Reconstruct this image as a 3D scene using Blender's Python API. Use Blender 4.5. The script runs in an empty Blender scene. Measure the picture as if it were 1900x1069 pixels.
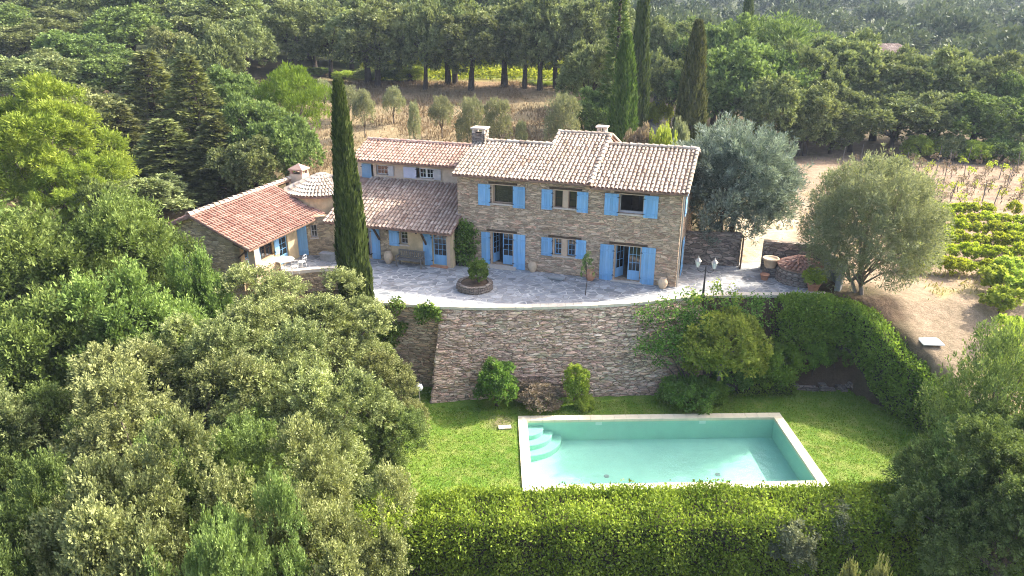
import bpy, bmesh, math, random
import numpy as np
from math import sin, cos, radians, pi, sqrt, tan, atan2, floor
from mathutils import Vector, Matrix

S = bpy.context.scene
COL = S.collection
# ------------------------------------------------------------------ camera, sky, sun, exposure
F_PX, PITCH, CAM_H = 1345.0, radians(21.4), 14.6
cd = bpy.data.cameras.new('camera'); cam = bpy.data.objects.new('camera', cd); COL.objects.link(cam)
cd.sensor_width = 36.0; cd.lens = 36.0 * F_PX / 1900.0; cd.clip_start = 0.5; cd.clip_end = 5000
cam.location = (0, 0, CAM_H); cam.rotation_euler = (radians(90) - PITCH, 0, 0)
S.camera = cam

SUN_DIR = Vector((1.20, 0.56, 1.0)).normalized()      # towards the sun: right, a little behind the house
elev = math.asin(SUN_DIR.z); azim = atan2(SUN_DIR.x, SUN_DIR.y)
W = bpy.data.worlds.new('World'); S.world = W; W.use_nodes = True
wn = W.node_tree; bg = wn.nodes['Background']
sky = wn.nodes.new('ShaderNodeTexSky'); sky.sky_type = 'NISHITA'; sky.sun_disc = False
sky.sun_elevation = elev; sky.sun_rotation = azim
sky.air_density = 0.75; sky.dust_density = 5.0; sky.ozone_density = 1.0
wn.links.new(sky.outputs[0], bg.inputs[0]); bg.inputs[1].default_value = 0.15
sl = bpy.data.lights.new('sun', 'SUN'); sl.energy = 2.5; sl.angle = radians(0.8); sl.color = (1.0, 0.93, 0.80)
so = bpy.data.objects.new('sun', sl); COL.objects.link(so); so.location = (60, 20, 60)
so.rotation_euler = SUN_DIR.to_track_quat('Z', 'Y').to_euler()
S.view_settings.view_transform = 'Standard'; S.view_settings.look = 'None'
S.view_settings.gamma = 1.0; S.view_settings.exposure = 1.98
S.render.engine = 'CYCLES'
S.cycles.max_bounces = 6; S.cycles.diffuse_bounces = 3; S.cycles.glossy_bounces = 2
S.cycles.transmission_bounces = 4; S.cycles.transparent_max_bounces = 8; S.cycles.volume_bounces = 0
S.cycles.caustics_reflective = False; S.cycles.caustics_refractive = False
S.cycles.use_denoising = True; S.cycles.denoising_prefilter = 'NONE'; S.cycles.filter_width = 1.1
S.cycles.sample_clamp_indirect = 8

# ------------------------------------------------------------------ pixel -> world helpers (photo pixels 1900x1069)
CP, SP = cos(PITCH), sin(PITCH)
def ray(px, py):
    u = px - 950.0; v = py - 534.5
    return Vector((u, F_PX * CP - v * SP, -(F_PX * SP + v * CP)))
def P(px, py, z=0.0):
    r = ray(px, py); return Vector((0, 0, CAM_H)) + r * ((z - CAM_H) / r.z)
def AT(px, py, D):
    r = ray(px, py); return Vector((0, 0, CAM_H)) + r * (D / r.y)
def ss(a, b, x):
    t = np.clip((np.asarray(x, float) - a) / (b - a), 0, 1); return t * t * (3 - 2 * t)

# ------------------------------------------------------------------ things, parts, labels
def tag(o, label=None, cat=None, group=None, kind=None):
    if label: o['label'] = label
    if cat: o['category'] = cat
    if group: o['group'] = group
    if kind: o['kind'] = kind
    return o
def thing(name, label, cat, loc=(0, 0, 0), rz=0.0, group=None):
    o = bpy.data.objects.new(name, None); COL.objects.link(o)
    o.empty_display_size = 0.3; o.location = loc; o.rotation_euler = (0, 0, rz)
    return tag(o, label, cat, group)
def link(name, me, mat=None, parent=None):
    o = bpy.data.objects.new(name, me); COL.objects.link(o)
    if mat is not None:
        me.materials.clear(); me.materials.append(mat)
    if parent is not None: o.parent = parent
    return o
def copy_tree(o, parent=None):
    c = o.copy(); COL.objects.link(c)
    if parent is not None: c.parent = parent
    for ch in list(o.children): copy_tree(ch, c)
    return c

# ------------------------------------------------------------------ mesh builder
class MB:
    def __init__(s): s.v = []; s.f = []; s.t = []; s.smooth = False
    def poly(s, pts, t=0.5):
        b = len(s.v); s.v += [tuple(p) for p in pts]; s.f.append(tuple(range(b, b + len(pts)))); s.t.append(t)
    def box(s, c, d, rz=0.0, t=0.5, bev=0.0):
        cx, cy, cz = c; hx, hy, hz = d[0] / 2, d[1] / 2, d[2] / 2; b = len(s.v); ca, sa = cos(rz), sin(rz)
        for dz in (-hz, hz):
            for dx, dy in ((-hx, -hy), (hx, -hy), (hx, hy), (-hx, hy)):
                s.v.append((cx + dx * ca - dy * sa, cy + dx * sa + dy * ca, cz + dz))
        for f in ((3, 2, 1, 0), (4, 5, 6, 7), (0, 1, 5, 4), (1, 2, 6, 5), (2, 3, 7, 6), (3, 0, 4, 7)):
            s.f.append(tuple(b + i for i in f)); s.t.append(t)
    def bx(s, x0, x1, y0, y1, z0, z1, t=0.5):
        s.box(((x0 + x1) / 2, (y0 + y1) / 2, (z0 + z1) / 2), (abs(x1 - x0), abs(y1 - y0), abs(z1 - z0)), 0, t)
    def bar(s, a, b, w, h=None, t=0.5):
        h = h or w; a = Vector(a); b = Vector(b); d = (b - a); L = d.length
        if L < 1e-6: return
        d /= L; up = Vector((0, 0, 1)) if abs(d.z) < 0.95 else Vector((1, 0, 0))
        x = d.cross(up).normalized(); y = x.cross(d).normalized(); k = len(s.v)
        for p in (a, b):
            for i, j in ((-1, -1), (1, -1), (1, 1), (-1, 1)): s.v.append(tuple(p + x * (i * w / 2) + y * (j * h / 2)))
        for f in ((0, 1, 2, 3), (7, 6, 5, 4), (1, 0, 4, 5), (2, 1, 5, 6), (3, 2, 6, 7), (0, 3, 7, 4)):
            s.f.append(tuple(k + i for i in f)); s.t.append(t)
    def tube(s, pts, rad, n=6, t=0.5, cap=True):
        pts = [Vector(p) for p in pts]; k = len(s.v); m = len(pts)
        if not hasattr(rad, '__len__'): rad = [rad] * m
        px = None
        for i, p in enumerate(pts):
            d = (pts[min(i + 1, m - 1)] - pts[max(i - 1, 0)]).normalized()
            if px is None:
                up = Vector((0, 0, 1)) if abs(d.z) < 0.9 else Vector((1, 0, 0)); px = d.cross(up).normalized()
            px = (px - d * px.dot(d)).normalized(); py = d.cross(px)
            for j in range(n):
                a = 2 * pi * j / n; s.v.append(tuple(p + (px * cos(a) + py * sin(a)) * rad[i]))
        for i in range(m - 1):
            for j in range(n):
                j2 = (j + 1) % n
                s.f.append((k + i * n + j, k + i * n + j2, k + (i + 1) * n + j2, k + (i + 1) * n + j)); s.t.append(t)
        if cap:
            s.f.append(tuple(k + (m - 1) * n + j for j in range(n))); s.t.append(t)
            s.f.append(tuple(k + n - 1 - j for j in range(n))); s.t.append(t)
    def lathe(s, prof, n=20, c=(0, 0, 0), t=0.5, a0=0.0, a1=2 * pi):
        k = len(s.v); full = abs(a1 - a0 - 2 * pi) < 1e-6; cols = n if full else n + 1
        for r, z in prof:
            for j in range(cols):
                a = a0 + (a1 - a0) * j / n; s.v.append((c[0] + r * cos(a), c[1] + r * sin(a), c[2] + z))
        for i in range(len(prof) - 1):
            for j in range(n):
                j2 = (j + 1) % cols
                s.f.append((k + i * cols + j, k + i * cols + j2, k + (i + 1) * cols + j2, k + (i + 1) * cols + j)); s.t.append(t)
    def build(s, name, mat=None, parent=None, smooth=False):
        me = bpy.data.meshes.new(name); me.from_pydata(s.v, [], s.f)
        if smooth: me.polygons.foreach_set('use_smooth', [True] * len(me.polygons))
        finish(me, s.t); return link(name, me, mat, parent)

def finish(me, tints=None):
    """box-projected UVs in metres and a per-face natural tint"""
    me.update(); nf = len(me.polygons); nl = len(me.loops)
    N = np.empty(nf * 3, 'f'); me.polygons.foreach_get('normal', N); N = N.reshape(-1, 3)
    tot = np.empty(nf, 'i'); me.polygons.foreach_get('loop_total', tot)
    vi = np.empty(nl, 'i'); me.loops.foreach_get('vertex_index', vi)
    co = np.empty(len(me.vertices) * 3, 'f'); me.vertices.foreach_get('co', co); co = co.reshape(-1, 3)
    NL = np.repeat(N, tot, axis=0); p = co[vi]
    flat = np.abs(NL[:, 2]) > 0.8
    h = np.hypot(NL[:, 0], NL[:, 1]) + 1e-9; tx = -NL[:, 1] / h; ty = NL[:, 0] / h
    U = np.where(flat, p[:, 0], p[:, 0] * tx + p[:, 1] * ty); V = np.where(flat, p[:, 1], p[:, 2])
    uv = me.uv_layers.new(name='uv'); uv.data.foreach_set('uv', np.stack([U, V], 1).astype('f').ravel())
    at = me.attributes.new('tint', 'FLOAT', 'FACE')
    at.data.foreach_set('value', np.asarray(tints if tints is not None else np.full(nf, .5), 'f'))

def quad_mesh(name, V, tint, smooth=False):
    n = len(V) // 4; me = bpy.data.meshes.new(name)
    me.vertices.add(4 * n); me.vertices.foreach_set('co', np.ascontiguousarray(V, 'f').ravel())
    me.loops.add(4 * n); me.loops.foreach_set('vertex_index', np.arange(4 * n, dtype='i'))
    me.polygons.add(n); me.polygons.foreach_set('loop_start', np.arange(0, 4 * n, 4, dtype='i'))
    if smooth: me.polygons.foreach_set('use_smooth', np.ones(n, bool))
    at = me.attributes.new('tint', 'FLOAT', 'FACE'); at.data.foreach_set('value', np.asarray(tint, 'f'))
    me.update(calc_edges=True); return me

def grid_mesh(name, X, Y, Z, mask=None):
    ny, nx = X.shape; me = bpy.data.meshes.new(name)
    co = np.stack([X, Y, Z], -1).reshape(-1, 3).astype('f')
    i = np.arange(ny * nx).reshape(ny, nx)
    q = np.stack([i[:-1, :-1], i[:-1, 1:], i[1:, 1:], i[1:, :-1]], -1)
    q = q[mask] if mask is not None else q.reshape(-1, 4)
    n = len(q)
    me.vertices.add(len(co)); me.vertices.foreach_set('co', co.ravel())
    me.loops.add(4 * n); me.loops.foreach_set('vertex_index', q.astype('i').ravel())
    me.polygons.add(n); me.polygons.foreach_set('loop_start', np.arange(0, 4 * n, 4, dtype='i'))
    me.polygons.foreach_set('use_smooth', np.ones(n, bool)); me.update(calc_edges=True)
    return me

# ------------------------------------------------------------------ materials
def mat_new(name):
    m = bpy.data.materials.new(name); m.use_nodes = True; nt = m.node_tree; nt.nodes.clear()
    out = nt.nodes.new('ShaderNodeOutputMaterial'); return m, nt, out
class N:
    """tiny node-graph helper"""
    def __init__(s, nt): s.nt = nt
    def new(s, t, **k):
        n = s.nt.nodes.new('ShaderNode' + t)
        for a, b in k.items(): setattr(n, a, b)
        return n
    def l(s, a, b): s.nt.links.new(a, b)
    def val(s, sock, x):
        if hasattr(x, 'is_output'): s.l(x, sock)
        else: sock.default_value = x
    def math(s, op, a, b=0.5, c=0.0, clamp=False):
        n = s.new('Math', operation=op); n.use_clamp = clamp
        for i, x in enumerate((a, b, c)): s.val(n.inputs[i], x)
        return n.outputs[0]
    def mix(s, f, a, b, blend='MIX'):
        n = s.new('Mix', data_type='RGBA', blend_type=blend)
        s.val(n.inputs[0], f)
        for i, x in ((6, a), (7, b)):
            if isinstance(x, tuple): n.inputs[i].default_value = (*x[:3], 1)
            else: s.l(x, n.inputs[i])
        return n.outputs[2]
    def ramp(s, f, stops, interp='LINEAR'):
        n = s.new('ValToRGB'); r = n.color_ramp; r.interpolation = interp
        while len(r.elements) < len(stops): r.elements.new(0.5)
        for e, (p, c) in zip(r.elements, stops):
            e.position = p; e.color = (*c, 1) if isinstance(c, tuple) else (c, c, c, 1)
        s.val(n.inputs[0], f); return n.outputs[0]
    def noise(s, vec, scale, detail=4, rough=0.55):
        n = s.new('TexNoise'); n.inputs['Scale'].default_value = scale; n.inputs['Detail'].default_value = detail
        n.inputs['Roughness'].default_value = rough; s.l(vec, n.inputs['Vector']); return n.outputs['Fac']
    def vor(s, vec, scale, feature='F1', out='Color', rand=1.0):
        n = s.new('TexVoronoi', feature=feature); n.inputs['Scale'].default_value = scale
        n.inputs['Randomness'].default_value = rand; s.l(vec, n.inputs['Vector']); return n.outputs[out]
    def pos(s): return s.new('NewGeometry').outputs['Position']
    def obj(s): return s.new('TexCoord').outputs['Object']
    def uv(s): return s.new('UVMap', uv_map='uv').outputs[0]
    def attr(s, name, o='Fac'): return s.new('Attribute', attribute_name=name).outputs[o]
    def scale(s, vec, v):
        n = s.new('Mapping'); n.inputs['Scale'].default_value = v; s.l(vec, n.inputs['Vector']); return n.outputs[0]
    def warp(s, vec, scale, amt):
        n = s.new('TexNoise'); n.inputs['Scale'].default_value = scale; n.inputs['Detail'].default_value = 2; s.l(vec, n.inputs['Vector'])
        a = s.new('VectorMath', operation='SUBTRACT'); s.l(n.outputs['Color'], a.inputs[0]); a.inputs[1].default_value = (.5, .5, .5)
        b = s.new('VectorMath', operation='SCALE'); s.l(a.outputs[0], b.inputs[0]); b.inputs['Scale'].default_value = amt
        c = s.new('VectorMath', operation='ADD'); s.l(vec, c.inputs[0]); s.l(b.outputs[0], c.inputs[1]); return c.outputs[0]
    def bump(s, h, strength=0.5, dist=0.02):
        n = s.new('Bump'); n.inputs['Strength'].default_value = strength; n.inputs['Distance'].default_value = dist
        s.l(h, n.inputs['Height']); return n.outputs[0]
    def pbsdf(s, color, rough=0.8, spec=0.3, normal=None, metal=0.0):
        n = s.new('BsdfPrincipled'); s.val(n.inputs['Roughness'], rough); n.inputs['Specular IOR Level'].default_value = spec
        n.inputs['Metallic'].default_value = metal
        if isinstance(color, tuple): n.inputs['Base Color'].default_value = (*color, 1)
        else: s.l(color, n.inputs['Base Color'])
        if normal is not None: s.l(normal, n.inputs['Normal'])
        return n

def m_plain(name, c, rough=0.6, spec=0.4, var=0.12, scale=6.0, metal=0.0, bump=0.0):
    m, nt, out = mat_new(name); g = N(nt)
    p = g.obj(); n = g.noise(p, scale, 5, 0.6)
    lo = tuple(x * (1 - var) for x in c); hi = tuple(min(1, x * (1 + var)) for x in c)
    col = g.ramp(n, [(0.3, lo), (0.7, hi)])
    nb = g.bump(g.noise(p, scale * 6, 3), bump, 0.02) if bump else None
    b = g.pbsdf(col, rough, spec, nb, metal); g.l(b.outputs[0], out.inputs[0]); return m

def m_leaf(name, dark, light, trans=0.30, rough=0.6, spec=0.10, var=0.18, tcol=None):
    m, nt, out = mat_new(name); g = N(nt)
    t = g.attr('tint'); col = g.ramp(t, [(0.05, dark), (0.95, light)])
    oi = g.new('ObjectInfo'); k = g.math('MULTIPLY_ADD', oi.outputs['Random'], 2 * var, 1 - var)
    hs = g.new('HueSaturation'); hs.inputs['Hue'].default_value = 0.5
    g.l(g.math('MULTIPLY_ADD', oi.outputs['Random'], 0.022, 0.486), hs.inputs['Hue'])
    g.l(k, hs.inputs['Value']); g.l(col, hs.inputs['Color']); col = hs.outputs[0]
    b = g.pbsdf(col, rough, spec)
    tr = g.new('BsdfTranslucent'); tc = g.mix(1.0, col, tcol or (1.25, 1.25, 0.75), 'MULTIPLY'); g.l(tc, tr.inputs[0])
    mx = g.new('MixShader'); mx.inputs[0].default_value = trans
    g.l(b.outputs[0], mx.inputs[1]); g.l(tr.outputs[0], mx.inputs[2]); g.l(mx.outputs[0], out.inputs[0]); return m

def m_stone(name, cols, su=2.4, sv=7.5, gap=0.05, gapc=(0.06, 0.05, 0.04), bump=0.9, stain=0.35, lichen=None, coord='uv'):
    m, nt, out = mat_new(name); g = N(nt)
    v0 = g.uv() if coord == 'uv' else g.obj()
    v = g.warp(v0, 0.8, 0.20); v = g.warp(v, 3.5, 0.09); v = g.warp(v, 12.0, 0.025)
    def cells(su, sv):
        vs = g.scale(v, (su, sv, 1)); return g.vor(vs, 1.0, rand=0.85), g.vor(vs, 1.0, 'DISTANCE_TO_EDGE', 'Distance', rand=0.85)
    c1, d1 = cells(su, sv); c2, d2 = cells(su * .62, sv * .60)
    sel = g.ramp(g.noise(v0, 1.4, 2, 0.5), [(0.50, 0.0), (0.515, 1.0)])
    c = g.mix(sel, c1, c2); d = g.math('ADD', g.math('MULTIPLY', d1, g.math('SUBTRACT', 1.0, sel)), g.math('MULTIPLY', d2, sel))
    sep = g.new('SeparateColor'); g.l(c, sep.inputs[0])
    n = len(cols); col = g.ramp(sep.outputs[0], [(i / max(1, n - 1) * 0.9 + 0.05, cc) for i, cc in enumerate(cols)])
    br = g.ramp(sep.outputs[1], [(0.0, 0.62), (1.0, 1.25)]); col = g.mix(1.0, col, br, 'MULTIPLY')
    fine = g.noise(v0, 22, 5, 0.65); col = g.mix(1.0, col, g.ramp(fine, [(0.25, 0.72), (0.75, 1.22)]), 'MULTIPLY')
    big = g.noise(v0, 0.55, 4, 0.6); col = g.mix(stain, col, g.ramp(big, [(0.3, (0.35, 0.32, 0.30)), (0.7, (1.2, 1.12, 1.0))]), 'MULTIPLY')
    if lichen:
        lm = g.ramp(g.noise(v0, 1.3, 5, 0.65), [(0.58, 0.0), (0.70, 0.55)]); col = g.mix(lm, col, lichen)
    gm = g.ramp(d, [(0.0, 1.0), (gap, 0.0)]); col = g.mix(gm, col, gapc)
    hgt = g.math('ADD', g.math('MULTIPLY', g.ramp(d, [(0.0, 0.0), (gap * 2.2, 1.0)]), 1.0), g.math('MULTIPLY', g.math('ADD', sep.outputs[2], fine), 0.35))
    b = g.pbsdf(col, 0.92, 0.15, g.bump(hgt, bump, 0.05)); g.l(b.outputs[0], out.inputs[0]); return m

def m_tile(name, ramp, lich=(0.52, 0.47, 0.40), lf=0.35):
    m, nt, out = mat_new(name); g = N(nt)
    t = g.attr('tint'); col = g.ramp(t, ramp)
    p = g.obj(); n = g.noise(p, 3.0, 6, 0.7); col = g.mix(g.ramp(n, [(0.45, 0.0), (0.75, lf)]), col, lich)
    n2 = g.noise(p, 30, 3, 0.6); col = g.mix(1.0, col, g.ramp(n2, [(0.25, 0.75), (0.75, 1.2)]), 'MULTIPLY')
    n3 = g.noise(p, 0.7, 3, 0.6); col = g.mix(0.6, col, g.ramp(n3, [(0.3, (0.62, 0.58, 0.55)), (0.7, (1.12, 1.08, 1.05))]), 'MULTIPLY')
    b = g.pbsdf(col, 0.85, 0.2, g.bump(n2, 0.3, 0.01)); g.l(b.outputs[0], out.inputs[0]); return m

M = {}
M['house_stone'] = m_stone('house_stone', [(0.57, 0.405, 0.275), (0.75, 0.555, 0.385), (0.62, 0.475, 0.34), (0.80, 0.625, 0.45), (0.72, 0.445, 0.315)], 3.2, 14.5, 0.045, (0.30, 0.225, 0.14), 0.8, 0.25)
M['wall_stone'] = m_stone('retaining_stone', [(0.64, 0.43, 0.32), (0.84, 0.65, 0.50), (0.74, 0.47, 0.36), (0.86, 0.73, 0.58), (0.78, 0.51, 0.39), (0.76, 0.58, 0.45)], 2.8, 13.5, 0.07, (0.14, 0.105, 0.075), 0.9, 0.35, (0.42, 0.42, 0.25))
M['annex_stone'] = m_stone('annex_stone', [(0.54, 0.41, 0.255), (0.66, 0.52, 0.33), (0.47, 0.35, 0.23), (0.72, 0.58, 0.39)], 2.8, 10.0, 0.06, (0.30, 0.24, 0.17), 0.7, 0.3)
M['grey_stone'] = m_stone('grey_stone', [(0.30, 0.26, 0.22), (0.40, 0.35, 0.30), (0.26, 0.22, 0.19), (0.48, 0.38, 0.32)], 2.6, 9.0, 0.07, (0.08, 0.07, 0.06), 0.9, 0.4)
M['plaster'] = m_plain('ochre_plaster', (0.56, 0.43, 0.26), 0.9, 0.1, 0.2, 2.5, bump=0.3)
M['pink_plaster'] = m_plain('pink_plaster', (0.60, 0.47, 0.35), 0.9, 0.1, 0.15, 2.5, bump=0.3)
M['surround'] = m_plain('pale_surround', (0.60, 0.44, 0.31), 0.85, 0.2, 0.1, 4)
M['sill'] = m_plain('stone_sill', (0.58, 0.50, 0.42), 0.9, 0.15, 0.12, 5)
M['coping'] = m_plain('pale_coping', (0.66, 0.58, 0.46), 0.85, 0.2, 0.14, 3, bump=0.2)
M['pool_coping'] = m_plain('pool_coping', (0.80, 0.70, 0.50), 0.8, 0.25, 0.08, 2.5)
def m_paint(name, c, fade):
    m, nt, out = mat_new(name); g = N(nt); p = g.obj(); oi = g.new('ObjectInfo')
    col = g.mix(g.ramp(g.noise(p, 1.4, 5, 0.65), [(0.38, 0.0), (0.72, 0.6)]), c, fade)
    k = g.math('ADD', g.math('MULTIPLY', g.attr('tint'), 0.22), g.math('MULTIPLY_ADD', oi.outputs['Random'], 0.16, 0.81)); cc = g.new('CombineColor')
    for i in range(3): g.l(k, cc.inputs[i])
    col = g.mix(1.0, col, cc.outputs[0], 'MULTIPLY'); st = g.noise(g.scale(p, (14, 14, 1.2)), 1.0, 4, 0.6)
    col = g.mix(1.0, col, g.ramp(st, [(0.3, 0.86), (0.7, 1.06)]), 'MULTIPLY')
    b = g.pbsdf(col, 0.62, 0.3, g.bump(st, 0.25, 0.01)); g.l(b.outputs[0], out.inputs[0]); return m
M['blue'] = m_paint('sky_blue_paint', (0.215, 0.45, 0.72), (0.34, 0.54, 0.71))
M['blue_dull'] = m_plain('dull_blue_paint', (0.20, 0.33, 0.46), 0.6, 0.3, 0.1, 4)
M['grey_paint'] = m_plain('pale_grey_paint', (0.50, 0.48, 0.47), 0.6, 0.3, 0.1, 4)
M['white'] = m_plain('white_paint', (0.80, 0.79, 0.76), 0.5, 0.4, 0.04, 5)
M['lilac'] = m_plain('pale_lilac_paint', (0.55, 0.56, 0.66), 0.6, 0.3, 0.08, 4)
M['wood'] = m_plain('dark_wood', (0.10, 0.065, 0.042), 0.8, 0.2, 0.3, 8)
M['old_wood'] = m_plain('weathered_wood', (0.20, 0.18, 0.155), 0.85, 0.15, 0.3, 9)
M['iron'] = m_plain('dark_iron', (0.05, 0.05, 0.052), 0.5, 0.4, 0.15, 9, 0.4)
M['pipe'] = m_plain('zinc_pipe', (0.42, 0.38, 0.33), 0.5, 0.4, 0.1, 5, 0.3)
M['terracotta'] = m_plain('terracotta', (0.50, 0.25, 0.15), 0.8, 0.2, 0.18, 7)
M['pale_terracotta'] = m_plain('pale_terracotta', (0.62, 0.47, 0.32), 0.8, 0.2, 0.14, 7)
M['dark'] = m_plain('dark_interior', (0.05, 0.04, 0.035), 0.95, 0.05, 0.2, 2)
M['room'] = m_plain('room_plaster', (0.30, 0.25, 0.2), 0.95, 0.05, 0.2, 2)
M['curtain'] = m_plain('curtain', (0.45, 0.46, 0.50), 0.9, 0.1, 0.15, 9)
M['soil'] = m_plain('planting_soil', (0.13, 0.09, 0.06), 0.95, 0.1, 0.35, 4, bump=0.6)
M['bark'] = m_plain('bark', (0.13, 0.105, 0.085), 0.95, 0.1, 0.35, 5, bump=0.8)
M['dark_bark'] = m_plain('dark_bark', (0.07, 0.055, 0.045), 0.95, 0.1, 0.35, 5, bump=0.8)
M['pale_bark'] = m_plain('pale_bark', (0.24, 0.20, 0.165), 0.95, 0.1, 0.3, 5, bump=0.8)
M['slate'] = m_plain('slab_stone', (0.34, 0.34, 0.33), 0.85, 0.2, 0.15, 5)
M['tile'] = m_tile('roof_tile', [(0.0, (0.26, 0.18, 0.135)), (0.3, (0.42, 0.33, 0.255)), (0.65, (0.55, 0.465, 0.375)), (1.0, (0.64, 0.575, 0.485))])
M['tile_pink'] = m_tile('pink_roof_tile', [(0.0, (0.30, 0.18, 0.14)), (0.4, (0.43, 0.28, 0.225)), (1.0, (0.54, 0.39, 0.32))], (0.56, 0.44, 0.36), 0.22)
M['tile_red'] = m_tile('red_roof_tile', [(0.0, (0.27, 0.135, 0.10)), (0.5, (0.40, 0.225, 0.17)), (1.0, (0.50, 0.32, 0.25))], (0.48, 0.37, 0.30), 0.4)
M['tile_dark'] = m_tile('weathered_roof_tile', [(0.0, (0.27, 0.19, 0.15)), (0.5, (0.45, 0.34, 0.27)), (1.0, (0.64, 0.53, 0.44))], (0.34, 0.30, 0.24), 0.45)
M['channel'] = m_plain('channel_tile', (0.30, 0.19, 0.14), 0.9, 0.1, 0.3, 4)

def mk_glass():
    m, nt, out = mat_new('window_glass'); g = N(nt)
    b = g.pbsdf((0.015, 0.02, 0.025), 0.06, 0.7); g.l(b.outputs[0], out.inputs[0]); return m
M['glass'] = mk_glass()
def mk_lampglass():
    m, nt, out = mat_new('lantern_glass'); g = N(nt); b = g.pbsdf((0.82, 0.82, 0.80), 0.25, 0.5); g.l(b.outputs[0], out.inputs[0]); return m
M['lampglass'] = mk_lampglass()

def mk_paving():
    m, nt, out = mat_new('flagstone_paving'); g = N(nt); v0 = g.pos()
    v = g.warp(v0, 1.5, 0.25); vs = g.scale(v, (2.3, 2.9, 0.0))
    c = g.vor(vs, 1.0); d = g.vor(vs, 1.0, 'DISTANCE_TO_EDGE', 'Distance'); sep = g.new('SeparateColor'); g.l(c, sep.inputs[0])
    col = g.ramp(sep.outputs[0], [(0.05, (0.22, 0.235, 0.245)), (0.35, (0.37, 0.385, 0.395)), (0.65, (0.29, 0.295, 0.30)), (0.95, (0.49, 0.50, 0.505))])
    f = g.noise(v0, 14, 6, 0.7); col = g.mix(1.0, col, g.ramp(f, [(0.25, 0.65), (0.75, 1.25)]), 'MULTIPLY')
    big = g.noise(v0, 0.35, 4, 0.6); col = g.mix(0.5, col, g.ramp(big, [(0.3, (0.55, 0.53, 0.52)), (0.7, (1.15, 1.15, 1.15))]), 'MULTIPLY')
    gm = g.ramp(d, [(0.03, 1.0), (0.11, 0.0)]); col = g.mix(gm, col, g.mix(sep.outputs[1], (0.20, 0.19, 0.18), (0.62, 0.61, 0.58)))
    h = g.math('ADD', g.ramp(d, [(0.0, 0.0), (0.12, 1.0)]), g.math('MULTIPLY', f, 0.4))
    b = g.pbsdf(col, 0.75, 0.3, g.bump(h, 0.6, 0.02)); g.l(b.outputs[0], out.inputs[0]); return m
M['paving'] = mk_paving()

def mk_ground():
    m, nt, out = mat_new('ground'); g = N(nt); p = g.pos()
    col = g.attr('soil', 'Color')
    a = g.noise(p, 0.25, 6, 0.65); b_ = g.noise(p, 2.2, 6, 0.7); c_ = g.noise(p, 14, 3, 0.6)
    col = g.mix(1.0, col, g.ramp(a, [(0.3, (0.72, 0.74, 0.66)), (0.7, (1.22, 1.18, 1.12))]), 'MULTIPLY')
    col = g.mix(1.0, col, g.ramp(b_, [(0.3, (0.70, 0.70, 0.66)), (0.7, (1.22, 1.2, 1.18))]), 'MULTIPLY')
    col = g.mix(0.8, col, g.ramp(c_, [(0.3, 0.70), (0.7, 1.25)]), 'MULTIPLY')
    h = g.math('ADD', g.math('MULTIPLY', b_, 1.0), g.math('MULTIPLY', c_, 0.4))
    b = g.pbsdf(col, 0.95, 0.1, g.bump(h, 0.7, 0.12)); g.l(b.outputs[0], out.inputs[0]); return m
M['ground'] = mk_ground()

def mk_lawn():
    m, nt, out = mat_new('lawn'); g = N(nt); p = g.pos()
    a = g.noise(p, 0.28, 5, 0.6); b_ = g.noise(p, 1.6, 6, 0.7); c_ = g.noise(p, 22, 3, 0.6)
    col = g.ramp(a, [(0.28, (0.095, 0.195, 0.022)), (0.5, (0.135, 0.235, 0.030)), (0.72, (0.185, 0.260, 0.045))])
    col = g.mix(g.ramp(b_, [(0.46, 0.0), (0.74, 0.65)]), col, (0.29, 0.25, 0.095))
    d_ = g.noise(p, 0.6, 5, 0.7); col = g.mix(g.ramp(d_, [(0.58, 0.0), (0.78, 0.5)]), col, (0.28, 0.26, 0.10))
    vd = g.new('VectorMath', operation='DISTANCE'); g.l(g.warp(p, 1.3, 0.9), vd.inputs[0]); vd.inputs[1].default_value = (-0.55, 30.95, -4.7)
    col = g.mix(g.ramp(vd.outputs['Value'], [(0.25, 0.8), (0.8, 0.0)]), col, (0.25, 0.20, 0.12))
    col = g.mix(1.0, col, g.ramp(b_, [(0.25, 0.75), (0.7, 1.15)]), 'MULTIPLY')
    col = g.mix(1.0, col, g.ramp(c_, [(0.3, 0.62), (0.7, 1.3)]), 'MULTIPLY')
    b = g.pbsdf(col, 0.9, 0.12, g.bump(c_, 0.8, 0.05)); g.l(b.outputs[0], out.inputs[0]); return m
M['lawn'] = mk_lawn()

def mk_water():
    m, nt, out = mat_new('pool_water'); g = N(nt); p = g.pos()
    nb = g.bump(g.noise(g.warp(p, 1.0, 0.3), 2.6, 4, 0.55), 0.5, 0.06)
    tr = g.new('BsdfTransparent'); tr.inputs[0].default_value = (0.76, 0.94, 0.89, 1)
    gl = g.new('BsdfGlossy'); gl.inputs['Roughness'].default_value = 0.03; gl.inputs[0].default_value = (1, 1, 1, 1); g.l(nb, gl.inputs['Normal'])
    lw = g.new('LayerWeight'); lw.inputs[0].default_value = 0.5; g.l(nb, lw.inputs['Normal'])
    fr = g.math('MULTIPLY_ADD', g.math('POWER', lw.outputs['Facing'], 5.0), 0.9, 0.05)
    mx = g.new('MixShader'); g.l(fr, mx.inputs[0]); g.l(tr.outputs[0], mx.inputs[1]); g.l(gl.outputs[0], mx.inputs[2])
    g.l(mx.outputs[0], out.inputs[0]); return m
M['water'] = mk_water()
M['basin'] = m_plain('pool_basin', (0.46, 0.66, 0.565), 0.7, 0.2, 0.05, 1.2)
M['basin_step'] = m_plain('pool_step', (0.37, 0.58, 0.49), 0.7, 0.2, 0.04, 2)

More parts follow.
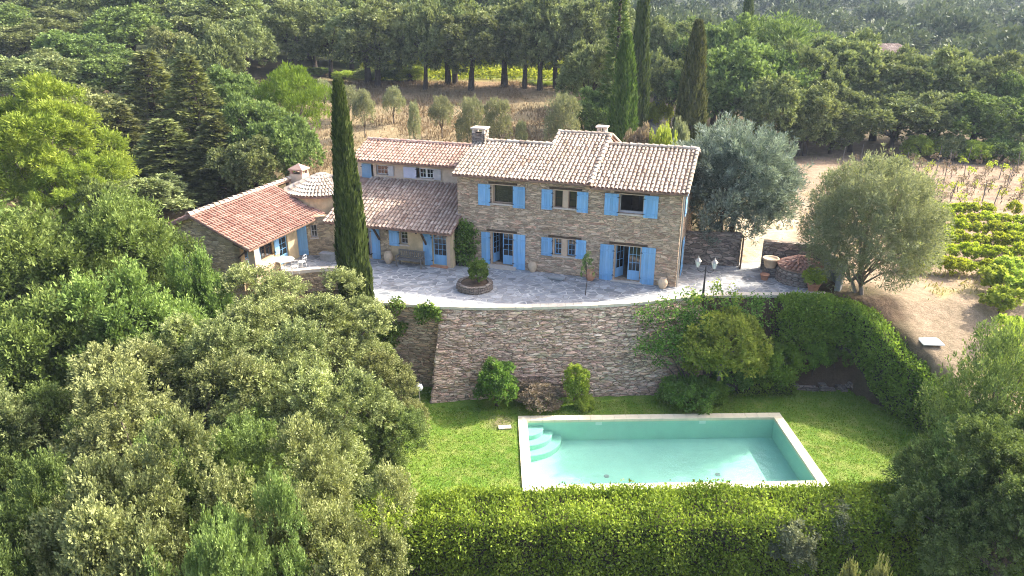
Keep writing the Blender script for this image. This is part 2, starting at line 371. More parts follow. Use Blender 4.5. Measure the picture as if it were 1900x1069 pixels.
M['leaf_near'] = m_leaf('near_oak_leaf', (0.036, 0.060, 0.018), (0.420, 0.455, 0.190), 0.20)
M['leaf_ash'] = m_leaf('ash_leaf', (0.038, 0.080, 0.018), (0.270, 0.365, 0.100), 0.24)
M['leaf_oak'] = m_leaf('oak_leaf', (0.044, 0.070, 0.026), (0.330, 0.375, 0.155), 0.22)
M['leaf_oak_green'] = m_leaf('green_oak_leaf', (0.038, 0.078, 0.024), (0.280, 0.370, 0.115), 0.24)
M['leaf_pine'] = m_leaf('pine_needles', (0.075, 0.140, 0.018), (0.360, 0.430, 0.070), 0.26)
M['leaf_stone_pine'] = m_leaf('stone_pine_needles', (0.090, 0.150, 0.016), (0.210, 0.300, 0.040), 0.30)
M['leaf_fir'] = m_leaf('fir_needles', (0.034, 0.058, 0.022), (0.310, 0.335, 0.115), 0.2)
M['leaf_cypress'] = m_leaf('cypress_leaf', (0.032, 0.062, 0.018), (0.150, 0.205, 0.055), 0.2)
M['leaf_cypress_light'] = m_leaf('light_cypress_leaf', (0.040, 0.090, 0.018), (0.150, 0.240, 0.055), 0.25)
M['leaf_cypress_brown'] = m_leaf('brownish_cypress_leaf', (0.048, 0.062, 0.024), (0.165, 0.175, 0.062), 0.2)
M['leaf_cedar'] = m_leaf('cedar_needles', (0.034, 0.060, 0.048), (0.330, 0.395, 0.335), 0.22)
M['leaf_olive'] = m_leaf('olive_leaf', (0.100, 0.130, 0.068), (0.360, 0.385, 0.235), 0.34)
M['leaf_olive_field'] = m_leaf('field_olive_leaf', (0.150, 0.175, 0.095), (0.380, 0.390, 0.235), 0.34)
M['leaf_hedge'] = m_leaf('hedge_leaf', (0.075, 0.140, 0.014), (0.370, 0.470, 0.070), 0.32)
M['leaf_hedge2'] = m_leaf('side_hedge_leaf', (0.058, 0.130, 0.016), (0.320, 0.450, 0.080), 0.32)
M['leaf_shrub'] = m_leaf('shrub_leaf', (0.042, 0.102, 0.018), (0.265, 0.390, 0.085), 0.28)
M['leaf_yellow'] = m_leaf('yellow_green_leaf', (0.130, 0.205, 0.028), (0.500, 0.580, 0.120), 0.36)
M['leaf_vine'] = m_leaf('vine_leaf', (0.170, 0.235, 0.022), (0.500, 0.560, 0.075), 0.42)
M['leaf_dry'] = m_leaf('dry_leaf', (0.16, 0.12, 0.08), (0.32, 0.26, 0.19), 0.2)
M['leaf_far'] = m_leaf('far_wood_leaf', (0.038, 0.062, 0.032), (0.200, 0.240, 0.118), 0.12, var=0.0)
M['straw'] = m_leaf('dry_grass', (0.20, 0.15, 0.085), (0.33, 0.265, 0.165), 0.3, tcol=(1.1, 1.0, 0.8))
M['weed'] = m_leaf('weeds', (0.15, 0.14, 0.05), (0.40, 0.36, 0.17), 0.3)
M['grass'] = m_leaf('lawn_blades', (0.085, 0.160, 0.014), (0.230, 0.300, 0.045), 0.35)
# ------------------------------------------------------------------ terrain
def vnoise(x, y, seed=0):
    x = np.asarray(x, float); y = np.asarray(y, float); xi = np.floor(x).astype(int); yi = np.floor(y).astype(int)
    fx = x - xi; fy = y - yi; fx = fx * fx * (3 - 2 * fx); fy = fy * fy * (3 - 2 * fy)
    def hsh(a, b):
        n = (a * 374761393 + b * 668265263 + seed * 1442695041) & 0x7fffffff
        n = ((n ^ (n >> 13)) * 1274126177) & 0x7fffffff
        return ((n ^ (n >> 16)) & 0xffff) / 65535.0
    return (hsh(xi, yi) * (1 - fx) + hsh(xi + 1, yi) * fx) * (1 - fy) + (hsh(xi, yi + 1) * (1 - fx) + hsh(xi + 1, yi + 1) * fx) * fy
def fbm(x, y, seed=0, o=4):
    s = 0; a = 0.5
    for i in range(o): s = s + a * vnoise(np.asarray(x) * 2 ** i, np.asarray(y) * 2 ** i, seed + i); a *= 0.5
    return s

EX = [-15.5, -13.2, -10.8, -9.55, -9.35, -7.1, -5.3, -3.73, -1.4, 1.4, 4.2, 6.5, 8.6, 10.2, 12.4, 14.1, 17.1, 18.2, 60]
EY = [38.4, 39.45, 40.2, 40.25, 35.4, 35.12, 34.83, 34.54, 34.40, 34.47, 34.69, 35.05, 35.57, 36.05, 36.1, 36.1, 36.2, 36.3, 36.4]
def ye(x): return np.interp(x, EX, EY)
def H(x, y):
    x = np.asarray(x, float); y = np.asarray(y, float)
    w = 1 - ss(0.12, 0.30, x / np.maximum(y, 1))
    up = -0.07 + w * 5.0 * ss(50, 105, y) + 17 * ss(110, 430, y) + 2.5 * ss(-18, -50, x) * ss(36, 80, y)
    up = up + 0.35 * (fbm(x / 9, y / 9, 3) - 0.47) * ss(52, 62, y)
    fr = -4.9 + 3.65 * ss(27.5, 36, y) * ss(-4.6, -9.0, x) - 0.13 * np.maximum(0, 22 - y)
    rt = np.interp(y, [8, 14, 22, 28, 32, 36.3], [-7.5, -6.5, -4.9, -2.6, -1.2, -0.07])
    hx = np.interp(y, [26, 30.5, 33.6, 35.2], [21.05, 20.15, 18.95, 18.0]); wr = ss(-0.45, 0.5, x - hx); fr = fr * (1 - wr) + rt * wr
    e = ye(x)
    lo = np.where(x < -15.5, 36.0, np.where(x > 10, 34.4, e + 0.25)); hi = np.where(x < -15.5, 44.0, np.where(x > 10, 36.2, e + 1.1))
    s = np.clip((y - lo) / (hi - lo), 0, 1); s = s * s * (3 - 2 * s)
    z = fr * (1 - s) + up * s
    px, py = (x - 6.98), (y - 28.61); inp = (np.abs(px) < 6.45) & (np.abs(py) < 2.92)
    return np.where(inp, -7.6, z)

def axis(a, b, st, lo, hi, g=1.16):
    c = list(np.arange(a, b + 1e-6, st)); d = st
    while c[-1] < hi: d *= g; c.append(c[-1] + d)
    d = st
    while c[0] > lo: d *= g; c.insert(0, c[0] - d)
    return np.array(c)
gx, gy = np.meshgrid(axis(-31, 33, 0.42, -1500, 1500), axis(5, 52, 0.42, -60, 1700))
gz = H(gx, gy)
ground = link('ground', grid_mesh('ground', gx, gy, gz), M['ground']); tag(ground, kind='structure')
def soil(x, y):
    r = x / np.maximum(y, 1); nz = (fbm(x / 4, y / 4, 11) - 0.47)
    c = np.empty(x.shape + (3,)); c[:] = (0.105, 0.085, 0.052)
    def put(mask, col):
        m = np.clip(mask, 0, 1)[..., None]; c[:] = c * (1 - m) + np.array(col) * m
    put(ss(112, 124, y), (0.07, 0.085, 0.04))
    put((1 - ss(130, 138, y)) * ss(100, 108, y) * ss(-0.24, -0.18, r) * (1 - ss(0.2, 0.24, r)), (0.24, 0.33, 0.07))
    put(ss(44, 48, y) * (1 - ss(99, 103, y + nz * 6)) * ss(-0.30, -0.26, r + nz * .03) * (1 - ss(0.10, 0.13, r + nz * .05)), (0.275, 0.22, 0.14))
    put(ss(90, 96, y + nz * 12) * (1 - ss(101, 104, y)) * ss(-0.24, -0.2, r) * (1 - ss(0.15, 0.18, r)), (0.27, 0.19, 0.125))
    put(ss(0.35, 0.40, r + nz * .04) * ss(37, 39, y) * (1 - ss(76, 79, y + nz * 4)), (0.30, 0.225, 0.17))
    put(ss(19.6, 21, x) * ss(21, 25, y) * (1 - ss(38, 42, y)), (0.30, 0.235, 0.175))
    put(ss(21, 24, x) * ss(26, 29, y + nz * 4) * (1 - ss(36, 39, y)) * ss(0.5, 0.58, fbm(x / 2.2, y / 2.2, 5) + .05), (0.34, 0.29, 0.14))
    put(ss(0.30, 0.32, r) * (1 - ss(0.39, 0.42, r)) * ss(38, 40, y) * (1 - ss(52, 56, y)), (0.46, 0.39, 0.30))
    put(ss(0.185, 0.195, r) * (1 - ss(0.225, 0.235, r)) * ss(58, 64, y) * (1 - ss(92, 96, y)), (0.40, 0.37, 0.34))
    put(ss(8, 10, x) * (1 - ss(20, 21, x)) * ss(34.0, 34.4, y) * (1 - ss(36, 36.4, y)), (0.12, 0.085, 0.06))
    return c
sc_ = soil(gx, gy).reshape(-1, 3)
ca = ground.data.color_attributes.new('soil', 'FLOAT_COLOR', 'POINT')
ca.data.foreach_set('color', np.concatenate([sc_, np.ones((len(sc_), 1))], 1).astype('f').ravel())

# ------------------------------------------------------------------ lawn sheet with the pool cut out
PC = Vector((6.98, 28.61, -4.7)); PR = radians(1.4); PHX, PHY = 6.61, 3.02
def in_pool(x, y, inset):
    dx = x - PC.x; dy = y - PC.y; lx = dx * cos(PR) + dy * sin(PR); ly = -dx * sin(PR) + dy * cos(PR)
    return (np.abs(lx) < PHX - inset) & (np.abs(ly) < PHY - inset)
lx_, ly_ = np.meshgrid(np.arange(-7.6, 21.01, 0.2), np.arange(23.0, 34.61, 0.2))
lz_ = -4.70 + 0.05 * (fbm(lx_ / 1.5, ly_ / 1.5, 21) - 0.47)
mx_ = (lx_[:-1, :-1] + 0.1); my_ = (ly_[:-1, :-1] + 0.1)
lawn = link('lawn', grid_mesh('lawn', lx_, ly_, lz_, ~in_pool(mx_, my_, 0.22)), M['lawn']); tag(lawn, kind='structure')

# ------------------------------------------------------------------ terrace paving (one sheet), up to and under the house
tb = MB()
xs = [-15.3, -13.2, -10.8, -9.6, -9.3, -8.2, -7.1, -5.3, -3.73, -1.4, 1.4, 4.2, 6.5, 8.6, 10.2, 11.3, 12.4, 14.1, 15.6, 16.6]
for a, b in zip(xs[:-1], xs[1:]):
    fa = float(ye(a)) + .02; fb = float(ye(b)) + .02
    ba = 46.0 if a < 9 else 41.5; bb = 46.0 if b < 9 else 41.5
    tb.poly([(a, fa, 0), (b, fb, 0), (b, bb, 0), (a, ba, 0)])
terr = tb.build('terrace_paving', M['paving']); tag(terr, kind='structure')

# ------------------------------------------------------------------ retaining walls
rngw = np.random.default_rng(5)
def rough_wall(name, cols, mat, parent, zstep=0.065, amp=0.05, seed=3, ztop=-0.02):
    """cols: list of (top xyz, base xyz) along the wall, seen from the outside left to right"""
    T = np.array([c[0] for c in cols], float); B = np.array([c[1] for c in cols], float)
    L = np.concatenate([[0], np.cumsum(np.linalg.norm(np.diff(T, axis=0), axis=1))])
    n = max(2, int(L[-1] / 0.075)); s = np.linspace(0, L[-1], n)
    Ti = np.stack([np.interp(s, L, T[:, k]) for k in range(3)], 1); Bi = np.stack([np.interp(s, L, B[:, k]) for k in range(3)], 1)
    hh = np.linalg.norm(T[0] - B[0]); m = max(2, int(hh / zstep)); f = np.linspace(0, 1, m)
    Pq = Bi[None] * (1 - f[:, None, None]) + Ti[None] * f[:, None, None]
    tan_ = np.gradient(Ti, axis=0); nr = np.stack([tan_[:, 1], -tan_[:, 0], np.zeros(n)], 1); nr /= np.linalg.norm(nr, axis=1)[:, None] + 1e-9
    zz = f * hh; course = np.floor(zz / 0.16 + 0.35 * np.sin(zz * 9)).astype(int)
    d = np.zeros((m, n))
    for i in range(m):
        off = (course[i] * 0.37) % 1
        d[i] = vnoise((s / 0.42 + off * 9), np.full(n, course[i] * 7.3), seed) - 0.5
    d += 0.5 * (vnoise(s[None] / 0.12 + zz[:, None] * 0, zz[:, None] / 0.09 + s[None] * 0, seed + 9) - 0.5)
    d[-1] *= 0.2
    Pq = Pq + nr[None] * (d * amp)[..., None]
    me = grid_mesh(name, Pq[..., 0], Pq[..., 1], Pq[..., 2]); me.polygons.foreach_set('use_smooth', np.zeros(len(me.polygons), bool))
    uv = me.uv_layers.new(name='uv'); vi = np.empty(len(me.loops), 'i'); me.loops.foreach_get('vertex_index', vi)
    UU = np.stack([np.broadcast_to(s[None], (m, n)), np.broadcast_to(zz[:, None], (m, n))], -1).reshape(-1, 2)
    uv.data.foreach_set('uv', UU[vi].astype('f').ravel()); me.update()
    return link(name, me, mat, parent)
bx_ = [-4.26, -1.41, 2.84, 7.12, 10.5]; by_ = [32.65, 33.2, 33.42, 33.6, 33.9]
rw = thing('retaining_wall', 'tall battered dry-stone retaining wall between the terrace and the pool lawn', 'wall', (0, 0, 0))
cols = [((-3.70, 35.6, 0), (-4.2, 35.6, -4.9)), ((-3.73, 35.0, 0), (-4.23, 34.2, -4.9)), ((-3.73, 34.6, 0), (-4.26, 32.7, -4.9))]
for x in np.linspace(-3.6, 10.2, 24): cols.append(((x, float(ye(x)) , 0), (x - 0.45 * (10.2 - x) / 14, float(np.interp(x, bx_, by_)), -4.9)))
rough_wall('wall_face', cols, M['wall_stone'], rw, amp=0.115)
mb = MB()
xs = list(np.linspace(-9.3, 17.0, 62))
rc = random.Random(4)
for a, b in zip(xs[:-1], xs[1:]):
    fa, fb = float(ye(a)), float(ye(b)); dz = rc.uniform(-.008, .008); g = 0.006
    p = [(a + g, fa - .06), (b - g, fb - .06), (b - g, fb + .40), (a + g, fa + .40)]
    lo, hi = -0.09, 0.055 + dz; k = len(mb.v)
    mb.v += [(x, y, lo) for x, y in p] + [(x, y, hi) for x, y in p]
    for f in ((3, 2, 1, 0), (4, 5, 6, 7), (0, 1, 5, 4), (1, 2, 6, 5), (2, 3, 7, 6), (3, 0, 4, 7)): mb.f.append(tuple(k + i for i in f)); mb.t.append(rc.random())
mb.build('coping', M['coping'], rw)
rec = thing('retaining_wall', 'shaded set-back stone wall below the cypress, left of the battered wall', 'wall', (0, 0, 0))
rough_wall('wall_face', [((-9.42, 40.2, 0), (-9.42, 40.2, -5.0))] + [((x, float(ye(x)) + .06, 0), (x, float(ye(x)) + .02, -5.0)) for x in np.linspace(-9.3, -3.68, 12)], M['wall_stone'], rec, amp=0.05, seed=8)
lw = thing('retaining_wall', 'low curved stone wall under the annex patio with white coping', 'wall', (0, 0, 0))
lc = [(-15.3, 38.35), (-14.2, 39.0), (-13.2, 39.42), (-12, 39.85), (-10.8, 40.15), (-9.4, 40.2)]
rough_wall('wall_face', [((x, y, 0), (x, y - .05, -2.0)) for x, y in lc], M['annex_stone'], lw, amp=0.05, seed=12)
mb = MB()
for (a, fa), (b, fb) in zip(lc[:-1], lc[1:]):
    d = Vector((b - a, fb - fa, 0)).normalized(); nv = Vector((-d.y, d.x, 0))
    k = len(mb.v); q = [Vector((a, fa, 0)) - nv * .08, Vector((b, fb, 0)) - nv * .08, Vector((b, fb, 0)) + nv * .3, Vector((a, fa, 0)) + nv * .3]
    mb.v += [(p.x, p.y, -.04) for p in q] + [(p.x, p.y, .16) for p in q]
    for f in ((3, 2, 1, 0), (4, 5, 6, 7), (0, 1, 5, 4), (1, 2, 6, 5), (2, 3, 7, 6), (3, 0, 4, 7)): mb.f.append(tuple(k + i for i in f)); mb.t.append(.5)
mb.build('coping', M['coping'], lw)
edg = thing('stone_edging', 'low row of rough stones along the lawn under the planted bank', 'wall', (0, 0, 0))
mb = MB(); r = random.Random(9)
for i in range(60):
    x = r.uniform(9.2, 20.2); z = r.uniform(-4.72, -4.4); mb.box((x, 34.28 + r.uniform(-.1, .12), z), (r.uniform(.25, .7), .3, r.uniform(.1, .2)), r.uniform(-.15, .15), r.random())
mb.build('stones', M['grey_stone'], edg)

# ------------------------------------------------------------------ swimming pool
pool = thing('swimming_pool', 'rectangular turquoise swimming pool with cream coping set in the lawn', 'pool', PC, PR)
mb = MB(); cw = 0.44
def slab_run(a0, a1, fixed0, fixed1, horiz, n):
    for i in range(n):
        t0 = a0 + (a1 - a0) * i / n + .006; t1 = a0 + (a1 - a0) * (i + 1) / n - .006; dz = rc.uniform(-.004, .004)
        if horiz: mb.bx(t0, t1, fixed0, fixed1, -.06, .085 + dz)
        else: mb.bx(fixed0, fixed1, t0, t1, -.06, .085 + dz)
slab_run(-PHX, PHX, PHY - cw, PHY, True, 22); slab_run(-PHX, PHX, -PHY, -PHY + cw, True, 22)
slab_run(-PHY + cw, PHY - cw, -PHX, -PHX + cw, False, 9); slab_run(-PHY + cw, PHY - cw, PHX - cw, PHX, False, 9)
mb.build('coping', M['pool_coping'], pool)
ix, iy = PHX - cw + .03, PHY - cw + .03; mb = MB(); dp = -1.12
mb.poly([(-ix, -iy, dp), (ix, -iy, dp), (ix, iy, dp), (-ix, iy, dp)])
for (a, b, c, d) in ((-ix, -iy, ix, -iy), (ix, -iy, ix, iy), (ix, iy, -ix, iy), (-ix, iy, -ix, -iy)):
    mb.poly([(a, b, .02), (c, d, .02), (c, d, dp), (a, b, dp)])
mb.build('basin', M['basin'], pool)
for i in range(3):
    rr = 1.75 - i * .45; z1 = -.80 + i * .27; mb = MB()
    mb.lathe([(rr, dp + .005), (rr, z1 - .03), (rr - .03, z1), (0.0, z1)], 16, (-ix + .004, iy - .004, 0), .5, -pi / 2, 0)
    mb.build('step', M['basin_step'], pool)
for sx in (-2.6, 2.6):
    mb = MB(); mb.lathe([(.13, dp + .004), (.13, dp + .016), (.10, dp + .022), (0, dp + .022)], 14, (sx, -.4, 0)); mb.build('drain', M['slate'], pool)
    mb = MB(); mb.bx(sx - .16, sx + .16, iy - .012, iy - .002, -.24, -.06); mb.build('skimmer', M['white'], pool)
mb = MB(); mb.poly([(-ix, -iy, -.03), (ix, -iy, -.03), (ix, iy, -.03), (-ix, iy, -.03)]); mb.build('water', M['water'], pool)
mb = MB(); mb.box((-.35, 30.5, -4.655), (.62, .3, .05), .1); tag(mb.build('stone_slab', M['coping']), 'small pale slab lying in the lawn off the far left pool corner', 'paving slab')
mb = MB(); mb.bx(-.5, .5, -.42, .42, 0, .05); mb.bx(-.46, .46, -.38, .38, .05, .07)
hq = P(1727, 632, -1.6)
for _ in range(8): hq = P(1727, 632, .5 * hq.z + .5 * (float(H(hq.x, hq.y)) + .1))
hatch = mb.build('access_hatch', M['white']); hatch.location = (hq.x, hq.y, float(H(hq.x, hq.y)) + .02); hatch.rotation_euler = (0, 0, -.1)
tag(hatch, 'square white hatch cover on the bare ground right of the hedge', 'hatch')
# ------------------------------------------------------------------ the stone farmhouse
HC = Vector((9.04, 37.377, 0)); HA = -radians(18.5)
house = thing('stone_farmhouse', 'long stone farmhouse with tiled roofs and sky-blue shutters on the paved terrace', 'house', HC, HA)
def HW(x, y, z=0):                                   # house coordinates -> world
    return Vector((HC.x + x * cos(HA) - y * sin(HA), HC.y + x * sin(HA) + y * cos(HA), z))
rt = random.Random(17)
def tile_quads(mb, p, eu, es, n, w, L, tint, k=4, lift=0.035):
    """one half-round cover tile; p = centre of its low end"""
    b = len(mb.v)
    for (o, r, h) in ((p + n * lift, w * .5, w * .48), (p + es * L + n * 0.0, w * .40, w * .36)):
        for i in range(k + 1):
            a = pi * i / k; mb.v.append(tuple(o - eu * (r * cos(a)) + n * (h * sin(a))))
    for i in range(k):
        mb.f.append((b + i, b + i + 1, b + k + 2 + i, b + k + 1 + i)); mb.t.append(tint)
def tile_roof(name, o, eu, es, Wd, L, mat, parent, pitch=.235, row=.36, base=True, seed=0, clip=None):
    """o = low left corner seen from outside; eu along the eave (left to right), es up the slope"""
    o = Vector(o); eu = Vector(eu).normalized(); es = Vector(es).normalized(); n = eu.cross(es).normalized()
    mb = MB(); q = random.Random(seed); nc = int(Wd / pitch); nr = int(L / row) + 1
    for c in range(nc + 1):
        u = min(max(c * pitch, .03), Wd - .03); tj = q.uniform(-.12, .12)
        for r in range(nr):
            s = r * row + q.uniform(-.03, .03); LL = min(row * 1.15, L - s)
            if LL < .08: continue
            if clip and not clip(u, s): continue
            t = min(1, max(0, q.gauss(.55, .19) + tj))
            tile_quads(mb, o + eu * (u + q.uniform(-.018, .018)) + es * s + n * .02, (eu + es * q.uniform(-.05, .05)).normalized(), es, n, pitch * .82, LL, t)
    ob = mb.build(name, mat, parent)
    if base:
        b = MB(); k = 0; d = n * -.10
        p = [o, o + eu * Wd, o + eu * Wd + es * L, o + es * L]
        b.v = [tuple(x) for x in p] + [tuple(x + d) for x in p]
        b.f = [(0, 1, 2, 3), (7, 6, 5, 4), (4, 5, 1, 0), (5, 6, 2, 1), (6, 7, 3, 2), (7, 4, 0, 3)]; b.t = [.5] * 6
        b.build('roof_deck', M['channel'], ob)
    return ob
def ridge(o, a, b, mat, w=.30, name='ridge_tiles', flat=False):
    a = Vector(a); b = Vector(b); d = (b - a); L = d.length; d /= L; up = Vector((0, 0, 1)); up = (up - d * up.dot(d)).normalized(); sd = d.cross(up)
    mb = MB(); n = max(1, int(L / .4))
    for i in range(n): tile_quads(mb, a + d * (L * i / n) + up * -.02, sd, d, up, w, L / n * 1.12, rt.uniform(.2, 1), 5, .03)
    return mb.build(name, mat, o)
def holed_wall(name, o, ex, L, z0, z1, holes, mat, parent, th=.5, ztop=None):
    """outer face through o along ex (left to right seen from outside); holes = (s0,s1,za,zb)"""
    o = Vector(o); ex = Vector(ex).normalized(); nin = Vector((-ex.y, ex.x, 0)); mb = MB()
    us = sorted({0, L, *[h[0] for h in holes], *[h[1] for h in holes]}); zs = sorted({z0, z1, *[h[2] for h in holes], *[h[3] for h in holes]})
    def pt(s, z, d=0): return o + ex * s + nin * d + Vector((0, 0, z))
    for a, b in zip(us[:-1], us[1:]):
        for c, d in zip(zs[:-1], zs[1:]):
            m = ((a + b) / 2, (c + d) / 2)
            if any(h[0] < m[0] < h[1] and h[2] < m[1] < h[3] for h in holes): continue
            mb.poly([pt(a, c), pt(b, c), pt(b, d), pt(a, d)]); mb.poly([pt(b, c, th), pt(a, c, th), pt(a, d, th), pt(b, d, th)])
    for (a, b, c, d) in holes:
        mb.poly([pt(a, c), pt(a, d), pt(a, d, th), pt(a, c, th)]); mb.poly([pt(b, d), pt(b, c), pt(b, c, th), pt(b, d, th)])
        mb.poly([pt(a, d), pt(b, d), pt(b, d, th), pt(a, d, th)]); mb.poly([pt(b, c), pt(a, c), pt(a, c, th), pt(b, c, th)])
    mb.poly([pt(0, z1), pt(L, z1), pt(L, z1, th), pt(0, z1, th)]); mb.poly([pt(0, z0), pt(0, z1), pt(0, z1, th), pt(0, z0, th)]); mb.poly([pt(L, z1), pt(L, z0), pt(L, z0, th), pt(L, z1, th)])
    return mb.build(name, mat, parent)
class Fr:
    """local frame on a wall: s along, d inwards, z up"""
    def __init__(s, o, ex): s.o = Vector(o); s.ex = Vector(ex).normalized(); s.n = Vector((-s.ex.y, s.ex.x, 0)); s.rz = atan2(s.ex.y, s.ex.x)
    def box(s, mb, s0, s1, d0, d1, z0, z1, t=.5):
        c = s.o + s.ex * ((s0 + s1) / 2) + s.n * ((d0 + d1) / 2) + Vector((0, 0, (z0 + z1) / 2)); mb.box(c, (s1 - s0, d1 - d0, z1 - z0), s.rz, t)
def lining(fr, s0, s1, z0, z1, parent, mat='surround', w=.05, d0=-.015, d1=.3, bottom=True):
    mb = MB(); fr.box(mb, s0 - .001, s0 + w, d0, d1, z0, z1); fr.box(mb, s1 - w, s1 + .001, d0, d1, z0, z1); fr.box(mb, s0 + w, s1 - w, d0 + .004, d1, z1 - w, z1 + .001)
    return mb.build('surround', M[mat], parent)
def window(fr, s0, s1, z0, z1, parent, cols=2, rows=3, depth=.20, mat='blue', glass=True, kick=0.0, name='window', leaves=1, fw=.055):
    """frame with glazing bars; kick = height of a solid lower panel (doors)"""
    mb = MB(); e = .004; d0, d1 = depth, depth + .05; lw = (s1 - s0) / leaves
    for k in range(leaves):
        a = s0 + k * lw + e; b = s0 + (k + 1) * lw - e
        fr.box(mb, a, a + fw, d0, d1, z0 + e, z1 - e); fr.box(mb, b - fw, b, d0, d1, z0 + e, z1 - e)
        fr.box(mb, a + fw, b - fw, d0, d1, z1 - fw - e, z1 - e); fr.box(mb, a + fw, b - fw, d0, d1, z0 + e, z0 + fw + e + kick)
        zb, zt = z0 + fw + e + kick, z1 - fw - e; bw = .022
        for i in range(1, cols): c = a + fw + (b - a - 2 * fw) * i / cols; fr.box(mb, c - bw / 2, c + bw / 2, d0 + .008, d1 - .008, zb, zt)
        for i in range(1, rows): c = zb + (zt - zb) * i / rows; fr.box(mb, a + fw, b - fw, d0 + .012, d1 - .012, c - bw / 2, c + bw / 2)
        if kick > .2: fr.box(mb, a + fw + .06, b - fw - .06, d0 - .012, d0 + .002, z0 + fw + .06, z0 + kick - .02)
    o = mb.build(name, M[mat], parent)
    if glass:
        mb = MB(); fr.box(mb, s0 + .03, s1 - .03, d0 + .02, d0 + .03, z0 + .03 + kick, z1 - .03); mb.build('pane', M['glass'], o)
    return o
def shutter(fr, s0, s1, z0, z1, parent, mat='blue', side=0, name='shutter', out=.05):
    mb = MB(); n = max(3, round((s1 - s0) / .14)); w = (s1 - s0) / n
    for i in range(n): fr.box(mb, s0 + i * w + .003, s0 + (i + 1) * w - .003, -out - .035, -out, z0, z1, rt.random())
    for z in (z0 + (z1 - z0) * .16, z0 + (z1 - z0) * .84): fr.box(mb, s0 + .02, s1 - .02, -out - .035 - .022, -out - .034, z - .045, z + .045)
    o = mb.build(name, M[mat], parent)
    for z in (z0 + (z1 - z0) * .16, z0 + (z1 - z0) * .84):
        mb = MB(); e = s1 if side > 0 else s0
        fr.box(mb, e - .07, e + .07, -out - .066, -out - .0575, z - .018, z + .018); fr.box(mb, e - .02, e + .02, -out - .03, .01, z - .03, z + .03)
        mb.build('hinge', M['iron'], o)
    return o
def sill(fr, s0, s1, z, parent, mat='sill'):
    mb = MB(); fr.box(mb, s0, s1, -.07, .19, z - .09, z - .003); return mb.build('sill', M[mat], parent)
def lintel(fr, s0, s1, z, parent):
    mb = MB(); fr.box(mb, s0, s1, -.02, .12, z + .002, z + .13); return mb.build('lintel', M['wood'], parent)

# ---- main block: front wall along local X from -12.89 to 0 at Y=0
LW = 12.89; EZ = 5.30
front = Fr((-LW, 0, 0), (1, 0, 0))
def s_(u): return LW - u
up = [(s_(10.75), s_(9.42), 3.90, 5.02), (s_(7.08), s_(6.50), 3.97, 4.99), (s_(6.28), s_(5.70), 3.97, 4.99), (s_(3.42), s_(2.00), 3.95, 5.05)]
dn = [(s_(10.86), s_(9.44), .16, 2.18), (s_(7.04), s_(6.50), 1.14, 2.18), (s_(6.26), s_(5.70), 1.14, 2.18), (s_(3.50), s_(1.98), .06, 2.14)]
holed_wall('front_wall', (-LW, 0, 0), (1, 0, 0), LW, -.3, EZ, up + dn, M['house_stone'], house)
mb = MB()                                              # gable ends and back wall
def gable(x, y0, y1, yr, zr, z1, th, t=.5):
    for xx in (x, x + th): mb.poly([(xx, y0, -.3), (xx, y1, -.3), (xx, y1, z1), (xx, yr, zr), (xx, y0, EZ)][::(1 if xx == x else -1)])
gable(-LW, .5, 8.2, 3.5, 6.60, 5.2, .45); gable(-.45, .5, 8.6, 4.2, 6.78, 5.3, .447)
mb.poly([(-LW, 8.2, -.3), (0, 8.6, -.3), (0, 8.6, 5.3), (-LW, 8.2, 5.2)])
for xx, sg in ((-8.15, 1), (-4.95, -1)): mb.poly([(xx, .6, 5.2), (xx, 9.4, 5.2), (xx, 5.0, 7.12)][::sg])
mb.build('side_wall', M['house_stone'], house)
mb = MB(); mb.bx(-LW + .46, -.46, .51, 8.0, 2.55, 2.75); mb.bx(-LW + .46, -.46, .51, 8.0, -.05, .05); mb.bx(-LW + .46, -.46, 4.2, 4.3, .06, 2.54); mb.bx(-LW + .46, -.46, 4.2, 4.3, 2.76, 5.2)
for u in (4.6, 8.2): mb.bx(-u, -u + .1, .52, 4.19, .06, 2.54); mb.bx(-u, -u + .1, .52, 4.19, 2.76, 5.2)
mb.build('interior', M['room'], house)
# upper windows
a, b, z0, z1 = up[0]; lining(front, a, b, z0, z1, house); window(front, a + .05, b - .05, z0 + .01, z1 - .05, house, 1, 1, .2, 'surround', fw=.04); sill(front, a - .22, b + .25, z0, house); lintel(front, a - .2, b + .2, z1, house)
shutter(front, s_(11.58), s_(10.84), 3.74, 4.98, house, side=1); shutter(front, s_(9.46), s_(8.73), 3.74, 4.98, house, side=-1)
for a, b, z0, z1 in up[1:3]: lining(front, a, b, z0, z1, house); window(front, a + .05, b - .05, z0 + .01, z1 - .05, house, 1, 2, .22, 'wood', fw=.04)
sill(front, up[1][0] - .1, up[2][1] + .1, up[1][2], house); lintel(front, up[1][0] - .25, up[2][1] + .25, up[1][3], house)
mb = MB(); front.box(mb, s_(6.49), s_(6.29), -.02, .2, 3.98, 4.985); mb.build('mullion', M['surround'], house)
shutter(front, s_(7.76), s_(7.13), 3.80, 4.96, house, side=1); shutter(front, s_(5.72), s_(5.08), 3.80, 4.97, house, side=-1)
a, b, z0, z1 = up[3]; lining(front, a, b, z0, z1, house); sill(front, a - .25, b + .12, z0, house); lintel(front, a - .25, b + .25, z1, house)
mb = MB(); front.box(mb, a + .05, b - .05, .18, .26, z0 + .002, z0 + .12); front.box(mb, a + .055, a + .10, .2, .26, z0 + .125, z1 - .055); front.box(mb, b - .10, b - .055, .2, .26, z0 + .125, z1 - .055); mb.build('window_frame', M['grey_paint'], house)
mb = MB(); front.box(mb, b - .9, b - .55, 1.6, 1.7, z0 - .2, z0 + .75); front.box(mb, a + .35, a + .65, 2.2, 2.3, z0 - .1, z0 + .8); mb.build('furniture', M['wood'], house)
